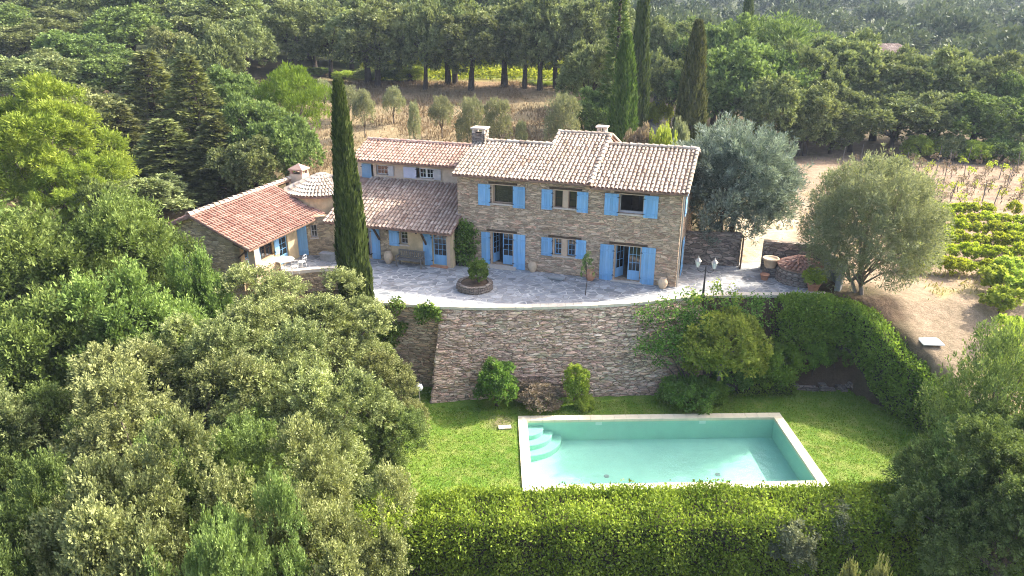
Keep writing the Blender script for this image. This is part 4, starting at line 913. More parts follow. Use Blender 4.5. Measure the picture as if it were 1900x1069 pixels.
# firs: drooping whorls
def crown_fir(rng, Hh, R, nbr, nl, L, Wd, droop=.25, z0=.06, tipup=.0, upn=.35, expo=.9):
    P_, A_, T_ = [], [], []; tips = []
    for i in range(nbr):
        h = z0 + (1 - z0) * (i + rng.random()) / nbr * .98; a = i * 2.39996 + rng.random() * .5; bl = R * (1 - h) ** expo * (.75 + .4 * rng.random()) + .12
        d = np.array([cos(a), sin(a), 0]); o = np.array([0, 0, h * Hh]); k = max(10, int(nl * (.25 + bl / R)))
        f = np.sqrt(rng.random(k)) * .9 + .1; w = bl * .32 * (1.05 - f); sdv = np.array([-d[1], d[0], 0])
        zz = -droop * bl * f ** 1.5 + tipup * bl * np.maximum(0, f - .5) ** 2 * 2
        p = o + d * (bl * f)[:, None] + sdv * (w * rng.normal(size=k))[:, None] + np.array([0, 0, 1]) * (zz + rng.normal(size=k) * .06)[:, None]
        ax = nrm_(d * .8 + sdv * rng.normal(size=(k, 1)) * .7 + np.array([0, 0, upn]) + rng.normal(size=(k, 3)) * .25)
        P_.append(p); A_.append(ax); T_.append(np.clip(.3 * rng.random() + .25 * f + .45 * rng.random(k), 0, 1)); tips.append(o + d * bl * .6)
    p = np.concatenate(P_); ax = np.concatenate(A_); n = len(p); nr = nrm_(rng.normal(size=(n, 3)) * .6 + np.array([0, 0, .8])); s = .7 + .6 * rng.random(n)
    return leaf_quads(p, ax, nr, L * s, Wd * s), np.concatenate(T_), np.array(tips)
g_ = R_(200); V, t, B = crown_fir(g_, 12, 3.3, 120, 110, .42, .15, .30); mb = trunk_mb(g_, 10.5, .22, B, 3); reg('fir', V, t, mb, 'leaf_fir', 'dark_bark')
g_ = R_(201); V, t, B = crown_fir(g_, 12, 1.6, 130, 60, .36, .12, .10); reg('slim_fir', V, t, trunk_mb(g_, 11, .16, B, 3), 'leaf_cypress', 'dark_bark')
# blue cedar: wide layered boughs with upturned tufts, several stems
g_ = R_(202); V1, t1, B1 = crown_broad(g_, 3.5, .5, 7.0, 56, .75, 10, 46, .24, .05, up=1.0, jit=.38, lob=.25, zmin=-.8); V2, t2, _ = crown_plume(g_, 3.9, .5, 7.6, 560, 1.25, .26, 100, .24, .045, .75, .45, -.75)
reg('cedar', np.concatenate([V1, V2]), np.concatenate([t1, t2]), trunk_mb(g_, 2.6, .15, B1, 12, (.0, 0), 3), 'leaf_cedar', 'dark_bark')
# cypresses: upright plumes
def crown_cypress(rng, Hh, R, npl, nl, L, Wd, expo=.7):
    a = rng.random(npl) * 2 * pi; zs = Hh * rng.random(npl) ** 1.15 * .93; ln = Hh * (.10 + .16 * rng.random(npl)); tp = rng.random(npl)
    def prof(h): h = np.clip(h, 0, 1); return R * (1 - h) ** expo * (.80 + .2 * np.clip(h / .15, 0, 1))
    f = rng.random((npl, nl)); z = np.minimum(zs[:, None] + ln[:, None] * f, Hh * (1.0 - .01 * rng.random((npl, nl)))); r = prof(z / Hh) * ((.80 + .42 * rng.random((npl, 1))) * (.72 + .34 * (f * .4 + .6 * rng.random((npl, nl))))) + .03
    an = a[:, None] + (rng.normal(size=(npl, nl)) * .16) * (1.2 - f) + .25 * np.sin(z * .8)
    d = np.stack([np.cos(an), np.sin(an), 0 * an], -1); p = d * r[..., None]; p[..., 2] = z
    n = npl * nl; p = p.reshape(n, 3); d = d.reshape(n, 3); ax = nrm_(np.array([0, 0, 1.0]) + d * .22 + rng.normal(size=(n, 3)) * .2); nr = nrm_(d + rng.normal(size=(n, 3)) * .6)
    s = .6 + .8 * rng.random(n); t = np.clip(.55 * np.repeat(tp, nl) + .45 * rng.random(n), 0, 1)
    return leaf_quads(p, ax, nr, L * s, Wd * s), t
g_ = R_(210); V, t = crown_cypress(g_, 11.5, .98, 560, 105, .30, .095, .52); mb = MB(); mb.tube([(0, 0, -.6), (0, 0, 2), (0, 0, 10.6)], [.16, .13, .03], 7); reg('cypress_near', V, t, mb, 'leaf_cypress', 'bark')
g_ = R_(211); V, t = crown_cypress(g_, 14, 1.55, 360, 60, .5, .13, .55); mb = MB(); mb.tube([(0, 0, -.6), (0, 0, 2), (0, 0, 13)], [.22, .18, .03], 7); reg('cypress', V, t, mb, 'leaf_cypress', 'bark')
# shrubs
for i, (R, z1, nb, rb, up_) in enumerate([(1.0, 1.5, 20, .38, .5), (1.1, 1.2, 22, .36, .35), (.8, 1.9, 20, .32, .9)]):
    g_ = R_(220 + i); V, t, B = crown_broad(g_, R, .1, z1, nb, rb, 9, 46, .12, .055, up=up_, lob=.2); mb = trunk_mb(g_, .35, .04, B, 10, forks=2); reg('shrub%d' % i, V, t, mb, 'leaf_shrub', 'bark', 'shrub')
g_ = R_(224); V, t, B = crown_broad(g_, 1.7, 1.3, 4.2, 30, .55, 9, 40, .16, .09, up=.3, lob=.25); reg('citrus', V, t, trunk_mb(g_, 1.7, .10, B, 12), 'leaf_yellow', 'pale_bark')
g_ = R_(225); V, t, B = crown_broad(g_, .5, .8, 2.4, 8, .2, 4, 16, .12, .05, up=.6, lob=.3); reg('sapling', V, t, trunk_mb(g_, 1.6, .035, B, 6), 'leaf_oak_green', 'dark_bark')
# vines
for i in range(3):
    g_ = R_(230 + i); V, t, B = crown_broad(g_, .85, .45, 1.45, 13, .32, 6, 22, .17, .14, up=.3, lob=.3); reg('vine%d' % i, V, t, trunk_mb(g_, .55, .04, B, 6), 'leaf_vine', 'dark_bark')
for i in range(2):
    g_ = R_(234 + i); V, t, B = crown_broad(g_, .5, .6, 1.25, 5, .16, 3, 6, .13, .10, lob=.3); reg('bare_vine%d' % i, V, t, trunk_mb(g_, .6, .035, B, 5, (.12, .05)), 'leaf_vine', 'dark_bark')

# leaf masses that follow a path or a wall
def hedge(name, label, path, wid, mat, n, L, Wd, seed, group=None, core=True, rag=.16, cat='hedge'):
    """path: list of (x, y, zbottom, ztop)"""
    rng = R_(seed); Pth = np.array(path, float); seg = np.linalg.norm(np.diff(Pth[:, :2], axis=0), axis=1); cum = np.concatenate([[0], np.cumsum(seg)])
    def at(s): return np.stack([np.interp(s, cum, Pth[:, k]) for k in range(4)], -1)
    s = rng.random(n) * cum[-1]; q = at(s); q2 = at(np.minimum(s + .1, cum[-1])); q1 = at(np.maximum(s - .1, 0)); tg = nrm_((q2 - q1)[:, :2]); sd = np.stack([tg[:, 1], -tg[:, 0]], 1)
    hh = q[:, 3] - q[:, 2]; face = rng.random(n); ptop = wid / (wid + 2 * hh)
    top = face < ptop; v = rng.random(n); sg = np.where(rng.random(n) < .5, -1.0, 1.0)
    off = np.where(top, (v - .5) * wid, sg * wid / 2); z = np.where(top, q[:, 3], q[:, 2] + v * hh)
    edge = np.where(top, np.clip((np.abs(off) / (wid / 2) - .6) / .4, 0, 1) ** 2, np.clip((v - .75) / .25, 0, 1) ** 2)
    b = fbm(s / .8, (off + z * 1.3) / .8, seed, 3) - .47; dn = rag * (2.2 * b + .9 * rng.normal(size=n) * .5)
    off = off * (1 - .10 * edge * top) + np.where(top, 0, sg * (dn - .18 * edge)); z = z + np.where(top, dn - .14 * edge, 0)
    p = np.stack([q[:, 0] + sd[:, 0] * off, q[:, 1] + sd[:, 1] * off, z], 1)
    out = np.stack([sd[:, 0] * np.where(top, 0, sg), sd[:, 1] * np.where(top, 0, sg), top * 1.0], 1)
    ax = nrm_(out * .5 + rng.normal(size=(n, 3)) * .65 + np.array([0, 0, .35])); nr = nrm_(out * .8 + rng.normal(size=(n, 3)) * .6 + np.array([0, 0, .3]))
    sc = .65 + .7 * rng.random(n); t = np.clip(.55 * rng.random(n) + .9 * (fbm(s / 1.1, (off + z) / 1.1, seed + 5, 3) - .2), 0, 1)
    o = thing(name, label, cat, tuple(Pth[0, :2]) + (float(Pth[0, 2]),), 0, group); V = leaf_quads(p, ax, nr, L * sc, Wd * sc) - np.array([*Pth[0, :2], Pth[0, 2]])
    link('foliage', quad_mesh('foliage', V, t), M[mat], o)
    if core:
        mb = MB(); m = 2 + int(cum[-1] / 1.0); ss_ = np.linspace(.12, cum[-1] - .12, m); w2 = wid / 2 - .16; k = 0
        for a in ss_:
            qa = at(np.array([a]))[0]; qb = at(np.array([min(a + .1, cum[-1])]))[0]; qc = at(np.array([max(a - .1, 0)]))[0]; tg = nrm_((qb - qc)[:2]); sd_ = (tg[1], -tg[0])
            for sg_, zz in ((-1, qa[2] - .3), (1, qa[2] - .3), (1, qa[3] - .2), (-1, qa[3] - .2)):
                mb.v.append((qa[0] + sd_[0] * w2 * sg_ - Pth[0, 0], qa[1] + sd_[1] * w2 * sg_ - Pth[0, 1], zz - Pth[0, 2]))
        for i in range(m - 1):
            for j in range(4): mb.f.append((i * 4 + j, i * 4 + (j + 1) % 4, i * 4 + 4 + (j + 1) % 4, i * 4 + 4 + j)); mb.t.append(.3)
        mb.f += [(3, 2, 1, 0), tuple((m - 1) * 4 + j for j in range(4))]; mb.t += [.3, .3]
        mb.build('branches', M['dark_bark'], o)
    return o
def climber(name, label, spots, mat, L, Wd, seed, cat='climber', nper=420, stem=None):
    """leaf mass on a wall or bank: spots = (x, y, z, r)"""
    rng = R_(seed); P_, A_, T_, N_ = [], [], [], []; o0 = np.array(spots[0][:3])
    for (x, y, z, r) in spots:
        k = int(nper * r * r); m = max(5, int(9 * r)); sc_ = np.array([x, y, z]) + dirs(rng, m) * r * .75 * np.array([1, .6, 1]); tt = rng.random(m); j = rng.integers(0, m, k)
        d = nrm_(dirs(rng, k) + np.array([0, -.35, .25])); p = sc_[j] + d * (r * .42 * (.6 + .5 * rng.random((k, 1))))
        P_.append(p); A_.append(nrm_(d * .5 + rng.normal(size=(k, 3)) * .6 + np.array([0, -.1, -.1]))); N_.append(nrm_(d + rng.normal(size=(k, 3)) * .6)); T_.append(np.clip(.5 * rng.random(k) + .5 * tt[j], 0, 1))
    p = np.concatenate(P_) - o0; n = len(p); s = .65 + .7 * rng.random(n)
    o = thing(name, label, cat, tuple(o0)); link('foliage', quad_mesh('foliage', leaf_quads(p, np.concatenate(A_), np.concatenate(N_), L * s, Wd * s), np.concatenate(T_)), M[mat], o)
    if stem:
        mb = MB(); q = random.Random(seed); b = Vector(stem) - Vector(o0)
        for sp in spots[::max(1, len(spots) // 9)]:
            e = Vector(sp[:3]) - Vector(o0); mid = b.lerp(e, .5) + Vector((q.uniform(-.2, .2), q.uniform(-.1, .1), q.uniform(-.1, .3))); mb.tube([b + Vector((q.uniform(-.1, .1), q.uniform(-.1, .1), -.15)), mid, e], [.045, .03, .012], 5)
        mb.build('stem', M['bark'], o)
    return o
def tufts(name, pts, mat, h, w, seed, spread=.3):
    rng = R_(seed); n = len(pts); ax = nrm_(np.array([0, 0, 1.0]) + rng.normal(size=(n, 3)) * spread); nr = nrm_(rng.normal(size=(n, 3)) * np.array([1, 1, .3])); s = .5 + rng.random(n)
    o = link(name, quad_mesh(name, leaf_quads(pts, ax, nr, h * s, w * s), rng.random(n)), M[mat]); return tag(o, kind='stuff')
# ------------------------------------------------------------------ things on the terrace
def pot(px, py, h, r, mat, label, group=None, taper=.55):
    q = P(px, py, 0); mb = MB()
    mb.lathe([(r * taper, 0), (r * .85, h * .25), (r, h * .55), (r * .86, h * .8), (r * .62, h * .92), (r * .72, h), (r * .6, h), (r * .52, h * .9), (0, h * .85)], 18)
    o = mb.build('garden_urn', M[mat], None, True); o.location = (q.x, q.y, .004); return tag(o, label, 'urn', group)
pot(988, 504, .66, .27, 'pale_terracotta', 'pale clay urn by the wall, right of the open french door', 'clay urns along the house front')
pot(1095, 520, .62, .30, 'terracotta', 'round warm terracotta urn left of the tall right-hand shutter', 'clay urns along the house front')
pot(1229, 535, .60, .27, 'pale_terracotta', 'pale clay urn at the right front corner of the house', 'clay urns along the house front')
pot(721, 488, .72, .28, 'pale_terracotta', 'clay jar beside the left end of the wooden bench', 'clay urns along the house front')
pot(790, 490, .55, .2, 'terracotta', 'small reddish clay pot at the right end of the wooden bench')
for px, py, lab in ((608, 483, 'grey stone trough standing by the link wall beside the cypress'),):
    q = P(px, py); mb = MB(); mb.bx(-.4, .4, -.2, .2, 0, .42); mb.bx(-.44, .44, -.24, .24, .42, .48); o = mb.build('stone_trough', M['slate']); o.location = (q.x, q.y, .004); o.rotation_euler = (0, 0, HA); tag(o, lab, 'trough')
# bench
q = HW(-15.42, -1.55); be = thing('garden_bench', 'weathered grey wooden bench against the ochre wall under the low roof', 'bench', q, HA)
mb = MB()
for i in range(5): mb.bx(-.85, .85, -.25 + i * .1, -.17 + i * .1, .42, .45)
mb.build('seat', M['old_wood'], be); mb = MB()
mb.bx(-.85, .85, .24, .28, .86, .94)
for i in range(13): mb.bx(-.78 + i * .125, -.72 + i * .125, .245, .27, .5, .86)
mb.bx(-.85, .85, .24, .28, .48, .54); mb.build('backrest', M['old_wood'], be)
for x in (-.8, .8):
    for y in (-.22, .24): mb = MB(); mb.bx(x - .035, x + .035, y - .035, y + .035, 0, .42 if y < 0 else .9); mb.build('leg', M['old_wood'], be)
    mb = MB(); mb.bx(x - .04, x + .04, -.27, .26, .62, .66); mb.bx(x - .03, x + .03, -.25, -.19, .42, .62); mb.build('armrest', M['old_wood'], be)
# bistro set
q = P(530, 503, 0); tb_ = thing('round_table', 'white round bistro table on the small patio by the annex', 'table', (q.x, q.y, .004))
mb = MB(); mb.lathe([(0, .70), (.55, .70), (.57, .72), (.55, .74), (0, .74)], 24); mb.build('table_top', M['white'], tb_)
mb = MB(); mb.lathe([(.03, .06), (.03, .70)], 8); mb.build('pedestal', M['white'], tb_)
for k_ in range(3): mb = MB(); a = k_ * 2.09 + .4; mb.bar((0, 0, .12), (.36 * cos(a), .36 * sin(a), .015), .03); mb.build('leg', M['white'], tb_)
def chair(px, py, rz, label):
    q = P(px, py); c = thing('bistro_chair', label, 'chair', (q.x, q.y, .004), rz, 'white chairs round the bistro table')
    mb = MB(); mb.lathe([(0, .44), (.21, .44), (.22, .455), (.21, .47), (0, .47)], 16); mb.build('seat', M['white'], c)
    mb = MB(); mb.tube([(-.19, .19, .46), (-.19, .25, .8), (-.12, .27, .9), (.12, .27, .9), (.19, .25, .8), (.19, .19, .46)], .014, 6); mb.tube([(0, .2, .46), (0, .265, .9)], .01, 5); mb.bar((-.18, .24, .7), (.18, .24, .7), .02, .05); mb.build('backrest', M['white'], c)
    for x in (-.16, .16):
        for y in (-.16, .16): mb = MB(); mb.tube([(x, y, .45), (x * 1.2, y * 1.2, 0)], .014, 5); mb.build('leg', M['white'], c)
chair(561, 499, -1.9, 'white bistro chair right of the round table, back to the house'); chair(548, 508, 3.6, 'white bistro chair in front of the round table'); chair(507, 506, 1.5, 'white bistro chair left of the round table by the parapet')
# round planter with a leafy shrub
q = P(881, 535); pl = thing('stone_planter', 'low round stone planter ring in the middle of the terrace', 'planter', (q.x, q.y, .002))
mb = MB(); n_ = 26; rp = random.Random(6)
for lev in range(3):
    for i in range(n_):
        a = 2 * pi * (i + .5 * (lev % 2)) / n_; r0 = .88 + rp.uniform(-.03, .03); mb.box((r0 * cos(a), r0 * sin(a), .07 + lev * .125), (.22, .215, .118), a, rp.random())
mb.build('ring', M['grey_stone'], pl); mb = MB(); mb.lathe([(.78, .30), (0, .34)], 20); mb.build('earth', M['soil'], pl)
plant('shrub2', 'planter_shrub', 'dark green bushy shrub growing in the round stone planter', 'shrub', (q.x + .22, q.y, .3), 1.05, 1.35, 1.0, None, 'leaf_shrub', ('stem', 'foliage'))
q = P(1086, 548); plant('sapling', 'young_tree', 'slender young tree with a thin dark trunk on the terrace', 'tree', (q.x, q.y, 0), .75, 2.45, 0)
q = HW(-6.55, -.85); mb = MB(); mb.bx(-.48, .48, -.22, .22, .06, .15); mb.bx(-.4, .4, -.15, .15, 0, .058); o = mb.build('stone_slab', M['slate']); o.location = (q.x, q.y, .004); o.rotation_euler = (0, 0, HA); tag(o, 'grey stone slab step below the small ground-floor windows', 'stone slab')
# lamp post with two lanterns
q = P(1304, 552); lp = thing('lamp_post', 'dark iron lamp post with two white lanterns at the terrace edge', 'lamp post', (q.x, q.y, 0), HA)
mb = MB(); mb.lathe([(.13, 0), (.13, .1), (.07, .2), (.05, .9), (.035, 1.0), (.03, 1.75), (0, 1.78)], 10); mb.build('pole', M['iron'], lp)
for sx in (-1, 1):
    mb = MB(); mb.tube([(0, 0, 1.55), (.18 * sx, 0, 1.42), (.38 * sx, 0, 1.5), (.42 * sx, 0, 1.66)], .018, 6); ar = mb.build('arm', M['iron'], lp)
    mb = MB(); mb.lathe([(.07, 1.68), (.15, 2.02)], 6, (.42 * sx, 0, 0)); g_l = mb.build('lantern', M['lampglass'], lp)
    mb = MB(); mb.lathe([(.19, 2.02), (.05, 2.18), (.03, 2.24), (.0, 2.34)], 6, (.42 * sx, 0, 0)); mb.lathe([(0, 1.64), (.08, 1.67)], 6, (.42 * sx, 0, 0))
    for k_ in range(6): a = k_ * pi / 3; mb.bar((.42 * sx + .072 * cos(a), .072 * sin(a), 1.68), (.42 * sx + .155 * cos(a), .155 * sin(a), 2.02), .014)
    mb.build('lantern_cap', M['pipe'], g_l)
q = P(783, 722, -3.9); gl_ = thing('garden_lamp', 'pale globe garden lamp on a post at the left end of the battered wall', 'garden lamp', (-4.75, 32.6, -4.75))
mb = MB(); mb.tube([(0, 0, 0), (0, 0, .95)], .035, 8); mb.build('post', M['pipe'], gl_); mb = MB(); mb.lathe([(0, .9), (.15, .97), (.22, 1.12), (.15, 1.27), (0, 1.33)], 14); mb.build('globe', M['lampglass'], gl_, True)
# boundary walls behind the right-hand terrace, oven mound, curved wall, pots
def wall_run(label, pts, z1, th, mat, name='boundary_wall', cap=None):
    o = thing(name, label, 'wall', tuple(pts[0]) + (0,)); mb = MB(); cp_ = MB()
    for (ax_, ay_), (bx2, by2) in zip(pts[:-1], pts[1:]):
        a = Vector((ax_ - pts[0][0], ay_ - pts[0][1], 0)); b = Vector((bx2 - pts[0][0], by2 - pts[0][1], 0)); d = b - a; L = d.length; rz = atan2(d.y, d.x); m_ = (a + b) / 2
        mb.box((m_.x, m_.y, z1 / 2 - .15), (L + th * .25, th, z1 + .3), rz)
        if cap: cp_.box((m_.x, m_.y, z1 + .042), (L + th * .3, th + .08, .08), rz)
    mb.build('wall_face', M[mat], o)
    if cap: cp_.build('wall_cap', M[cap], o)
    return o
a, b, c, d = P(1262, 500), P(1368, 492), P(1412, 498), P(1500, 505)
wall_run('grey stone garden wall between the house corner and the gateway, under the blue cedar', [(a.x - .5, a.y + 1.2), (b.x, b.y)], 2.0, .4, 'grey_stone', 'garden_wall')
wall_run('grey stone garden wall right of the gateway, behind the oven mound', [(c.x, c.y), (d.x + .6, d.y - .3)], 1.75, .4, 'grey_stone', 'garden_wall')
mb = MB(); mb.bx(-.5, .03, -.04, .04, 0, 1.9); o = mb.build('gate_leaf', M['wood']); o.location = (b.x + .1, b.y - .3, .01); o.rotation_euler = (0, 0, 1.2); tag(o, 'dark wooden gate leaf standing open at the garden wall', 'gate')
q = P(1492, 530); ov = thing('stone_mound', 'domed stone well house with reddish tiled top at the terrace end', 'well', (q.x, q.y + .9, 0))
mb = MB(); mb.lathe([(1.28, -.1), (1.25, .55), (1.1, .9)], 22); mb.build('drum', M['grey_stone'], ov)
mb = MB(); RR = 1.2
for i in range(6):
    r0 = RR * (1 - i / 6.0); n_ = max(4, int(2 * pi * r0 / .26))
    for j in range(n_):
        an = 2 * pi * j / n_ + i * .4; dd = Vector((cos(an), sin(an), 0)); e_s = (-dd * RR + Vector((0, 0, .55))).normalized(); e_u = Vector((-dd.y, dd.x, 0)); tile_quads(mb, dd * r0 + Vector((0, 0, .84 + .55 * i / 6 + .02)), e_u, e_s, e_u.cross(e_s), .22, .26, rt.random())
rf_ = mb.build('roof', M['tile_red'], ov); mb = MB(); mb.lathe([(1.2, .80), (1.2, .85), (0, 1.40)], 22); mb.build('roof_deck', M['channel'], rf_)
arc = [(q.x + .15 + 1.95 * cos(t_), q.y + .7 + 1.95 * sin(t_)) for t_ in np.linspace(1.9, -.75, 12)]
wall_run('curved grey rendered wall wrapping round the stone well', arc, 1.15, .28, 'slate', 'curved_wall', 'slate')
def planter_pot(px, py, r, h, mat, label, stand=0.0):
    q = P(px, py); o = thing('flower_pot', label, 'pot', (q.x, q.y, .004)); mb = MB(); mb.lathe([(r * .7, stand), (r, stand + h * .85), (r * 1.1, stand + h * .86), (r * 1.1, stand + h), (r * .9, stand + h), (r * .85, stand + h * .9), (0, stand + h * .9)], 16); mb.build('pot', M[mat], o, True)
    if stand: mb = MB(); mb.bx(-.3, .3, -.3, .3, 0, stand - .003); mb.build('plinth', M['grey_stone'], o)
    return q
q = planter_pot(1508, 540, .34, .48, 'terracotta', 'terracotta pot holding a yellow-green bush at the terrace edge')
plant('shrub1', 'potted_bush', 'rounded yellow-green bush in the terracotta pot by the curved wall', 'shrub', (q.x, q.y, .42), 1.15, .85, 0, None, 'leaf_yellow', ('stem', 'foliage'))
planter_pot(1426, 512, .42, .55, 'pale_terracotta', 'big clay pot raised on a stone plinth right of the gateway', .55)
planter_pot(1418, 519, .24, .34, 'terracotta', 'small terracotta pot at the foot of the plinth')

# ------------------------------------------------------------------ cypresses, cedar, olive by the house
cy = plant('cypress_near', 'cypress', 'tall dark slender cypress in front of the house, left of the terrace', 'tree', (-8.02, 34.55, -3.0), 1.62, AT(613, 150, 34.55).z + 3.0, .4, 'cypresses around the house')
tree_px('cypress', 'cypress', 'broad bright-green cypress just behind the roof, left of the gateway path', 'tree', 1164, 62, 62, 62, 'cypresses around the house', 'leaf_cypress_light', zb=0.0)
tree_px('cypress', 'cypress', 'narrow dark cypress rising out of the frame behind the bright cypress', 'tree', 1197, -40, 76, 42, 'cypresses around the house')
tree_px('cypress', 'cypress', 'brownish broad cypress right of the gateway path', 'tree', 1297, 38, 68, 62, 'cypresses around the house', 'leaf_cypress_brown')
tree_px('cypress', 'cypress', 'dark cypress top sticking up behind the bright pine crown', 'tree', 1393, -25, 112, 34, 'cypresses around the house')
tree_px('slim_fir', 'fir_tree', 'spiky slim fir standing behind the bright-green cypress', 'tree', 1152, -20, 70, 75)
tree_px('cedar', 'blue_cedar', 'silvery blue cedar at the right end of the house', 'tree', 1372, 234, 44.0, 236, rot=.5, zb=0.0)
q = P(1588, 553, -.1); plant('olive_big', 'olive_tree', 'large grey-green olive tree at the right end of the terrace', 'tree', (q.x + .5, q.y + .6, -.35), 6.6, 7.6, 2.4)
# climbers, shrubs and hedges
q = HW(-12.55, -.35); rr0 = random.Random(3)
climber('ivy', 'dense green ivy column climbing the corner between the low roof and the main block', [(HW(-12.35 + rr0.uniform(-.5, .5), -.2, 0).x, HW(-12.35, -.22, 0).y, z, .52) for z in (.35, .6, .9, 1.2, 1.5, 1.8, 2.1, 2.35) for _ in range(2)] + [(HW(-12.5, -.2).x, HW(-12.5, -.2).y, 2.55, .4)], 'leaf_shrub', .16, .12, 31, nper=520, stem=tuple(HW(-12.4, -.35, 0)))
def spots(px0, px1, py0, py1, z0, z1, y0, y1, n, r, seed):
    q = random.Random(seed); out = []
    for _ in range(n):
        px = q.uniform(px0, px1); py = q.uniform(py0, py1); f = (py - py0) / (py1 - py0); D = y0 + (y1 - y0) * f; p = AT(px, py, D); out.append((p.x, p.y, p.z, r * q.uniform(.7, 1.25)))
    return out
climber('ivy', 'dark ivy clump spilling over the terrace coping right of the cypress', spots(684, 742, 568, 632, 0, 0, 34.75, 34.6, 20, .55, 1), 'leaf_shrub', .13, .10, 32, nper=720)
climber('ivy', 'small ivy clump over the coping at the corner of the battered wall', spots(778, 812, 568, 590, 0, 0, 34.4, 34.4, 9, .42, 2), 'leaf_shrub', .13, .10, 33, nper=720)
climber('climbing_plant', 'wide curtain of climbing greenery hanging over the right half of the retaining wall', spots(1190, 1330, 572, 665, 0, 0, 34.7, 33.6, 44, .60, 3) + spots(1255, 1420, 550, 600, 0, 0, 35.0, 34.4, 26, .55, 4), 'leaf_shrub', .17, .075, 34, nper=260, stem=(9.6, 33.6, -4.6))
climber('climbing_plant', 'yellowish rose shoots poking above the terrace edge by the lamp post', spots(1285, 1370, 525, 560, 0, 0, 35.6, 35.3, 13, .36, 5), 'leaf_yellow', .15, .08, 35, nper=260)
def shrub_at(key, px, py, zb, D, w, h, label, mat='leaf_shrub', name='shrub', group=None):
    p = AT(px, py, D); z = float(H(p.x, p.y)); z = max(z, -4.75); return plant(key, name, label, 'shrub', (p.x, p.y, z if zb is None else zb), w, h, prng.uniform(0, 6), group, mat, ('stem', 'foliage'))
shrub_at('shrub2', 922, 742, -4.72, 32.6, 2.1, 2.5, 'bright green shrub at the foot of the battered wall, left of the dry bushes', 'leaf_shrub')
shrub_at('shrub0', 1000, 742, -4.72, 32.7, 2.3, 1.25, 'dry greyish lavender bush at the foot of the wall', 'leaf_dry')
shrub_at('shrub2', 1068, 742, -4.72, 32.7, 1.25, 2.3, 'thin half-bare shrub with yellowish leaves against the wall', 'leaf_yellow')
shrub_at('shrub1', 1085, 748, -4.72, 32.3, 1.0, .8, 'small yellow-green bush below the half-bare shrub', 'leaf_yellow')
shrub_at('shrub1', 1275, 740, -4.72, 32.9, 2.9, 1.35, 'spreading green bush on the lawn edge beside the climbing curtain')
shrub_at('shrub0', 1320, 735, -4.72, 33.3, 1.7, 1.1, 'low fresh green bush right of the spreading bush', 'leaf_hedge2')
p = AT(1336, 705, 33.6); plant('citrus', 'citrus_tree', 'small yellowish citrus tree with a pale trunk growing on the bank', 'tree', (p.x, p.y, -4.8), 4.2, 4.9, .7)
shrub_at('shrub0', 1430, 700, -4.6, 34.6, 2.9, 2.6, 'big deep green bush in the middle of the bank', 'leaf_hedge2')
shrub_at('shrub2', 1365, 700, -4.7, 34.2, 2.2, 2.2, 'dark glossy bush behind the citrus trunk')
shrub_at('shrub2', 1505, 690, None, 34.9, 1.7, 2.0, 'upright green bush on the bank, left of a twin bush', 'leaf_hedge2')
shrub_at('shrub2', 1548, 688, None, 35.0, 1.8, 2.1, 'upright green bush on the bank, nearest the corner hedge')
hedge('low_hedge', 'low clipped shaded hedge at the foot of the bank', [(P(1362, 726, -4.7).x, 34.0, -4.8, -3.95), (P(1470, 726, -4.7).x, 34.0, -4.8, -3.95)], .8, 'leaf_hedge2', 5200, .10, .055, 41)
hedge('side_hedge', 'dense green hedge along the terrace end, turning down the right side of the lawn', [(14.1, 35.3, -1.9, .05), (15.6, 35.35, -2.0, .25), (17.2, 35.2, -2.0, .0), (18.3, 34.6, -2.4, -.2), (19.0, 33.6, -3.6, -.8), (19.6, 32.2, -4.6, -1.6), (20.2, 30.5, -4.7, -2.2), (21.0, 28.6, -4.8, -2.4), (21.2, 26.2, -4.9, -2.5)], 1.25, 'leaf_hedge2', 46000, .14, .072, 42, rag=.2)
climber('climbing_plant', 'bright creeper hanging from the upper hedge down the bank', spots(1440, 1560, 570, 640, 0, 0, 34.9, 34.6, 28, .6, 6), 'leaf_hedge2', .17, .08, 36, nper=330)
hedge('front_hedge', 'thick bright green hedge along the near side of the pool lawn', [(-7.4, 21.0, -5.4, -2.35), (-3, 21.25, -5.3, -2.25), (2, 21.3, -5.3, -2.2), (7, 21.35, -5.3, -2.2), (12, 21.5, -5.3, -2.2), (14.2, 21.6, -5.3, -2.25)], 2.3, 'leaf_hedge', 150000, .115, .06, 43, rag=.34)
hedge('front_hedge', 'darker unkempt right stretch of the near hedge, mixed with grey sprigs', [(14.0, 21.7, -5.4, -2.5), (17, 22.0, -5.4, -2.4), (20.5, 22.6, -5.3, -2.6)], 2.4, 'leaf_shrub', 42000, .12, .06, 44, rag=.4)
for px, py, D, w, h, m_, lab in ((1475, 985, 20.3, 1.7, 1.8, 'leaf_olive', 'grey-leaved sprig bush growing out of the near hedge'), (1640, 915, 22.4, 1.6, 1.5, 'leaf_yellow', 'yellow-green shoots at the right end of the near hedge'), (1560, 955, 21.0, 1.6, 1.6, 'leaf_olive', 'second grey-leaved sprig bush in the near hedge, further right')):
    p = AT(px, py, D); plant('shrub2', 'shrub', lab, 'shrub', (p.x, p.y, p.z - h * .8), w, h, prng.uniform(0, 6), None, m_, ('stem', 'foliage'))

